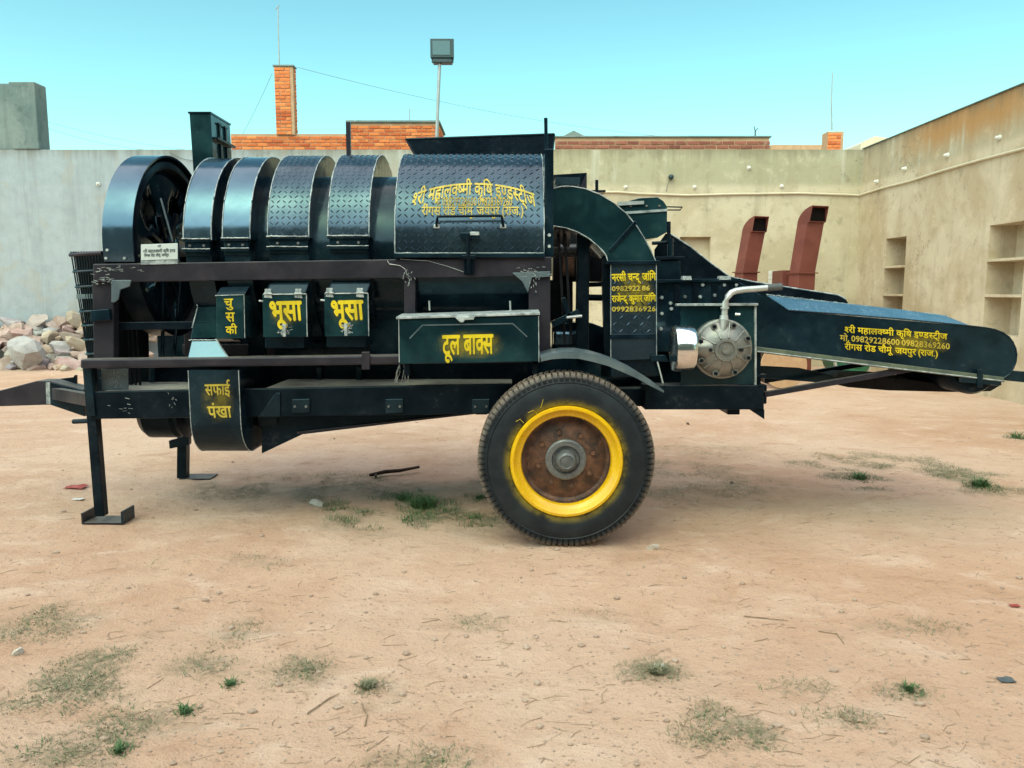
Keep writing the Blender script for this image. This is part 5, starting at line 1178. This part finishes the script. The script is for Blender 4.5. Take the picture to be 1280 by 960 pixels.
# ---- feed chute
CYn, CYf = 4.76, 5.72
far = P('chute_far_board', MB().plate([(818, 312), (832, 292), (840, 293), (862, 308), (890, 330), (912, 346), (940, 352), (990, 360), (1030, 366), (1048, 369), (1057, 374), (1062, 381), (1062, 405), (960, 420), (818, 420)], CYf, .006), 'black')
MB().tube([W(x, y, CYf) for x, y in ((838, 292.5), (862, 308), (890, 330), (912, 346), (940, 352), (990, 360), (1030, 366), (1048, 369), (1057, 374))], .007, 6).obj('rolled_edge', 'weld', far, 60)
nbp = [(945, 368), (958, 370), (986, 388), (1050, 392.5), (1130, 399), (1200, 406), (1232, 409.5), (1244, 412), (1254, 416), (1261, 421), (1266.5, 428), (1269.5, 435), (1271, 443), (1270, 452), (1267, 460), (1262, 467), (1255, 472), (1100, 455), (945, 436)]
near = P('chute_near_board', MB().plate(nbp, CYn, .006), 'sheet')
MB().tube([W(x, y, CYn) for x, y in ((986, 388), (1050, 392.5), (1130, 399), (1200, 406), (1232, 409.5), (1244, 412), (1254, 416), (1261, 421), (1266.5, 428), (1269.5, 435), (1271, 443), (1270, 452), (1267, 460), (1262, 467), (1255, 472))], .005, 6).obj('rolled_edge', 'sheet', near, 60)
# bent upper flange of the near board
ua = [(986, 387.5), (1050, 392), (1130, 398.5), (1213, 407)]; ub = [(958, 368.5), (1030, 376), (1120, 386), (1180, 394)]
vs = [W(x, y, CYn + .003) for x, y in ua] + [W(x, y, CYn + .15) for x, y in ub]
fb = MB().add(vs, [(i, i + 1, 5 + i, 4 + i) for i in range(3)]).obj('bent_flange', 'flange_sky_blue', near); s_ = fb.modifiers.new('sheet', 'SOLIDIFY'); s_.thickness = .006
MB().tube([W(ua[0][0] + i * (ua[3][0] - ua[0][0]) / 40, ua[0][1] + .3 + i * (ua[3][1] - ua[0][1]) / 40, CYn) for i in range(41)], [.003 + .003 * abs(nz(i, 3)) for i in range(41)], 6).obj('weld_bead', 'weld', near)
mb = MB()
for i in range(60):
    u = i / 59; mb.bar(W(958 + u * 222, 368 + u * 26 + 1.2 * nz(i * .9, 8), CYn + .147), W(958 + (u + .014) * 222, 368 + (u + .014) * 26 + 1.2 * nz(i * .9 + .5, 8), CYn + .147), .006 + .008 * abs(nz(i, 4)), .006)
mb.obj('rough_edge', 'weld', near)
MB().bar(W(984, 389, CYn - .003), W(950, 408, CYn - .003), .012, .005, (0, 1, 0)).obj('crease', 'sheet', near)
bt = P('chute_bottom_angle', MB().plate([(945, 433), (1100, 452.5), (1255, 471.5), (1256, 478), (1100, 459.5), (945, 440.5)], CYn - .022, .025), 'guard_green', bevel=.003)
MB().tube([W(946, 439, CYn - .024), W(1100, 458, CYn - .024), W(1256, 476.5, CYn - .024)], .004, 6).obj('weld_bead', 'weld', bt)
P('chute_floor', MB().loft([W(950, 431, CYn + .01), W(1252, 469, CYn + .01), W(1252, 471, CYn + .01), W(950, 433, CYn + .01)], [W(950, 431, CYn + .01) + Vector((0, .93, 0)), W(1252, 469, CYn + .01) + Vector((0, .93, 0)), W(1252, 471, CYn + .01) + Vector((0, .93, 0)), W(950, 433, CYn + .01) + Vector((0, .93, 0))]), 'drum')
def chute_text(runs, tl, tr, bl, mat, off): flat_text(runs, tl, tr, bl, CYn - .002, mat, near, off)
chute_text(FIRM, (1056, 408.5), (1184, 417.5), (1056, 415.4), 'text', .02)
chute_text(PHONE, (1050, 419), (1187, 430), (1050, 425.6), 'text_worn', .02)
chute_text(PLACE, (1056, 429.8), (1172, 439), (1056, 436.8), 'text', .02)
MB().plate([(1095, 414), (1192, 420), (1192, 445), (1095, 447)], CYn - .0008, .0004).obj('overspray', 'spray', near)
# end roller with guard
rp = MB(); x0 = W(1190, 470, CYn).x; x1 = W(1252, 470, CYn).x; cz_ = W(1220, 462, CYn + .1).z
er = P('end_roller', MB().lathe([(0, CYn + .02), (.135, CYn + .02), (.152, CYn + .05), (.152, CYn + .86), (.135, CYn + .9), (0, CYn + .9)], ((x0 + x1) / 2, cz_), 'y', 40), 'black', None, 30)
P('roller_bearing', MB().plate([(1200, 472), (1252, 475), (1252, 482), (1202, 478)], CYn - .02, .03), 'sheet', bevel=.003)
P('roller_bearing', MB().plate([(1222, 462), (1229, 462), (1229, 484), (1222, 484)], CYn - .03, .02), 'sheet', bevel=.003)
P('tow_eye_bar', MB().plate([(1250, 462), (1300, 466), (1300, 480), (1250, 475)], CYn + .02, .05), 'sheet', bevel=.004)
P('thin_rod', MB().tube([W(1165, 462, CYn + .1), W(1192, 462.5, CYn + .1)], .007, 6), 'black')
P('thin_rod', MB().tube([W(1166, 456, CYn + .1), W(1166, 466, CYn + .1)], .008, 6), 'galv')
P('thin_rod', MB().tube([W(1111, 453, CYn + .1), W(1111, 462, CYn + .1)], .005, 6), 'galv')
# struts and belly sheet below
P('strut', MB().bar(W(955, 493, CYn + .02), W(1172, 455, CYn + .02), .035, .035), 'frame', bevel=.003)
P('strut', MB().bar(W(955, 476, CYn + .88), W(1115, 449, CYn + .88), .035, .035), 'black', bevel=.003)
P('strut', MB().plate([(946, 457), (1000, 460), (1035, 468), (1045, 472.5), (1020, 478), (946, 472)], CYn + .22, .03), 'sheet', bevel=.003)
bl = MB(); lo_ = [(1042, 480), (1080, 472), (1130, 474), (1175, 480), (1210, 481), (1250, 482), (1238, 489), (1190, 490), (1110, 488), (1060, 484)]
a = [W(x, y, CYn + .30) for x, y in lo_]; P('return_belt', bl.loft(a, [p + Vector((0, .5, 0)) for p in a]), 'belt', 40)
P('tab', MB().plate([(946, 468), (958, 468), (958, 471), (946, 471)], GYp, .1), 'sheet'); P('tab', MB().plate([(947, 481), (959, 481.5), (955, 484), (947, 484)], GYp - .01, .1), 'sheet')
# pale scrapes on the beams and posts (bare steel where paint was ground off)
mb = MB(); rn = random.Random(11)
def scr(cx, cy, rx, ry, n, Y, wmax=.004):
    for _ in range(n):
        x, y = rn.gauss(cx, rx * .5), rn.gauss(cy, ry * .5); a = rn.uniform(-.5, .5) + (0 if rx > ry else 1.5)
        l = rn.uniform(2, 6); mb.bar(W(x, y, Y), W(x + l * math.cos(a), y + l * math.sin(a) * .6, Y), rn.uniform(.0015, wmax), .0015, (0, 1, 0))
for c in ((140, 336, 26, 6, 30, YF - .0015), (128, 352, 14, 8, 20, YF - .0015), (510, 345, 8, 9, 16, YF - .0015), (662, 340, 20, 6, 26, YF - .0160), (670, 352, 6, 10, 14, YF - .0160), (142, 474, 14, 16, 40, YF + .0885), (150, 508, 20, 12, 8, YF + .0185), (216, 500, 6, 8, 9, YF + .0185)): scr(*c)
P('weld_scrapes', mb, 'scrape')
mb = MB()
mb.tube([W(x, y, YF - .004) for x, y in ((484, 326), (487, 330), (500, 332), (506, 336), (509, 344))], .0022, 5); mb.tube([W(x, y, YF - .004) for x, y in ((500, 324), (535, 326), (560, 333), (580, 340))], .0012, 5)
P('loose_wire', mb, 'galv')

# ------------------------------------------------------------------ grass, straw, pebbles, litter
def blades(mb, x, y, n, rad, h, rnd, flat=.5, w_=.0035):
    for _ in range(n):
        a, r = rnd.uniform(0, 6.283), rad * math.sqrt(rnd.random()); bx_, by_ = x + r * math.cos(a), y + r * math.sin(a); z = ground_h(bx_, by_) - .002
        t = rnd.uniform(0, 6.283); hh = h * rnd.uniform(.4, 1.1); ln_ = hh * flat * rnd.uniform(.4, 1.6); ww = w_ * rnd.uniform(.6, 1.4)
        d = Vector((math.cos(t), math.sin(t), 0)); s = Vector((-d.y, d.x, 0)) * ww; b = Vector((bx_, by_, z))
        m_ = b + d * ln_ * .4 + Vector((0, 0, hh * .65)); e = b + d * ln_ + Vector((0, 0, hh))
        mb.add([b - s, b + s, m_ + s * .7, m_ - s * .7, e], [(0, 1, 2, 3), (3, 2, 4)])
rnd = random.Random(5)
gm, dm = MB(), MB()
for (px, py, rx, ry, s), (cx, cy, a, b, _) in zip(PATCH, PW):
    n = int(min(2600, 2200 * s * a * b / .06)) if s > .45 else int(160 * s)
    for _ in range(max(20, n // 9)):
        t, r = rnd.uniform(0, 6.283), math.sqrt(rnd.random()) * 1.15; x, y = cx + a * r * math.cos(t), cy + b * r * math.sin(t)
        if nz(x * 3.1, y * 3.1, 5) < -.06: continue
        if (px, py) == (540, 635): blades(gm if rnd.random() < .6 else dm, x, y, 12, .05, .032, rnd, 1.3, .002)
        else: blades(dm if rnd.random() < .85 else gm, x, y, 10, .06, .016, rnd, 2.0, .0015)
gm.obj('short_grass', 'grass', kind='stuff'); dm.obj('withered_grass', 'grass_dull', kind='stuff')
TUFT = [(530, 632, .16, .07, 420, 'bright green weed patch on the soil beside the tyre'), (505, 622, .10, .05, 160, 'low green weed clump under the sieve pan'), (1226, 607, .10, .08, 200, 'bright green weed tuft on open soil near the side wall'),
        (1074, 597, .09, .06, 140, 'small green weed tuft on the soil below the end roller'), (70, 447, .30, .34, 420, 'bushy green weed at the foot of the rubble heap'), (1137, 862, .035, .03, 70, 'tiny green weed on bare soil well clear of the machine'),
        (460, 860, .05, .03, 150, 'dull green grass tuft with a pale runner beside it'), (822, 842, .06, .03, 200, 'round dull grass tuft with a white scrap on it'), (150, 938, .03, .03, 60, 'small yellow-green sprig in the withered grass'),
        (232, 888, .035, .03, 70, 'little green sprig among the withered grass patches'), (288, 855, .03, .025, 60, 'little green sprig at the edge of the withered grass'), (600, 622, .05, .04, 90, 'small weed sprouting just in front of the tyre tread'), (1272, 548, .10, .09, 90, 'green weed at the foot of the side wall')]
for px, py, rad, h, n, lab in TUFT:
    g = G(px, py); mb = MB(); blades(mb, g.x, g.y, n, rad * .55, h, rnd, 1.2, .0028 if h < .1 else .009); blades(mb, g.x + rad * .2, g.y, n, rad * 1.5, h * .45, rnd, 1.8, .002 if h < .1 else .006); dull = 'dull' in lab
    tag(mb.obj('weed_tuft', 'grass_dull' if dull else 'grass'), lab, 'weed', 'weeds in the yard')
# straw and fine twigs lying about
mb = MB()
for _ in range(600):
    px, py = rnd.uniform(-40, 1320), rnd.uniform(520, 965); g = G(px, py); a = rnd.gauss(0.2, .6); l = rnd.uniform(.008, .05); c = Vector((math.cos(a), math.sin(a), 0)) * l
    z = ground_h(g.x, g.y) + .003; p = Vector((g.x, g.y, z)); k = Vector((-c.y, c.x, 0)) * rnd.uniform(-.3, .3)
    mb.tube([p - c, p + k, p + c], rnd.uniform(.0006, .0014), 4)
mb.obj('straw_litter', 'straw', kind='stuff')
mb = MB()
ico = bmesh.new(); bmesh.ops.create_icosphere(ico, subdivisions=1, radius=1); IV = [v.co.copy() for v in ico.verts]; IF = [tuple(v.index for v in f.verts) for f in ico.faces]; ico.free()
for _ in range(3600):
    px, py = rnd.uniform(-40, 1320), 500 + 465 * rnd.random() ** .8; g = G(px, py); s = rnd.uniform(.0018, .0062) * (1 + 2 * (rnd.random() < .04))
    z = ground_h(g.x, g.y) + s * .3; sx, sy, sz = s * rnd.uniform(.8, 1.5), s * rnd.uniform(.7, 1.2), s * rnd.uniform(.5, .9)
    mb.add([(g.x + v.x * sx, g.y + v.y * sy, z + v.z * sz) for v in IV], IF)
mb.obj('pebbles', 'pebble', kind='stuff')
for px, py, s, lab in ((553, 246 + 357, .02, 0),): pass
for px, py, s, lab in ((818, 686, .035, 'pale pebble resting beside the tyre foot'), (860, 530, .03, 'dark clod on the soil beyond the base beam'), (398, 577 + 54, .05, 'flat grey stone in the withered grass under the sieve pan'), (915, 603, .02, 'small dark pebble on the soil right of the tyre'), (20, 812, .028, 'white lump of stone among the withered grass')):
    g = G(px, py); put_rock(g.x, g.y, ground_h(g.x, g.y) + s * .3, s, lab, None, 'stone')
# stick
a, b = G(462, 597), G(524, 588)
st = thing('fallen_stick', 'dark dry stick with a broken stub lying under the machine', 'stick', a)
MB().tube([a + Vector((0, 0, .02)), a.lerp(b, .3) + Vector((0, .01, .028)), a.lerp(b, .6) + Vector((0, -.008, .024)), b + Vector((0, 0, .03))], [.014, .017, .015, .011], 8).obj('branch', 'stick', st, 60)
MB().tube([a.lerp(b, .12) + Vector((0, 0, .02)), a.lerp(b, .10) + Vector((.02, -.06, .015))], [.014, .009], 7).obj('stub', 'stick', st, 60)
for (pts, lab) in (([(384, 893), (398, 884), (410, 876), (424, 868)], 'thin grey-green twig leaning towards the dull grass tuft'), ([(456, 908), (459, 895), (455, 888), (452, 880)], 'bent pale runner beside the dull grass tuft'),
                   ([(930, 770), (955, 771), (985, 774)], 'thin straight twig on the bare soil'), ([(1048, 893), (1056, 902), (1068, 906), (1080, 905)], 'dark curved twig on the bare soil'), ([(1023, 786), (1046, 790), (1055, 802)], 'forked dry twig on the soil in front of the tyre')):
    tag(MB().tube([G(x, y) + Vector((0, 0, ground_h(*G(x, y).xy) + .005)) for x, y in pts], [.003] * (len(pts) - 1) + [.0015], 5).obj('twig', 'straw'), lab, 'twig')
def scrap(px, py, s, mat, lab):
    g = G(px, py); mb = MB(); n = 5; vs = []
    for j in range(n):
        for i in range(n):
            x, y = (i / (n - 1) - .5) * s * 1.5, (j / (n - 1) - .5) * s; vs.append((g.x + x + .2 * s * nz(i, j, px), g.y + y + .2 * s * nz(i, j, py), ground_h(g.x, g.y) + .006 + .22 * s * abs(nz(i * .8, j * .8, px + .3))))
    mb.add(vs, [(j * n + i, j * n + i + 1, (j + 1) * n + i + 1, (j + 1) * n + i) for j in range(n - 1) for i in range(n - 1)])
    o = mb.obj('plastic_scrap', mat); s_ = o.modifiers.new('film', 'SOLIDIFY'); s_.thickness = .0015; tag(o, lab, 'litter', 'scraps of litter')
scrap(95, 610, .10, 'litter_red', 'crumpled red scrap lying left of the support leg'); scrap(98, 624, .05, 'litter_white', 'small white scrap lying left of the support leg')
scrap(824, 834, .025, 'litter_white', 'tiny white scrap on the round dull grass tuft'); scrap(1258, 847, .04, 'litter_dark', 'blue-grey scrap on bare soil'); scrap(1268, 757, .03, 'litter_red', 'brownish red scrap on bare soil')
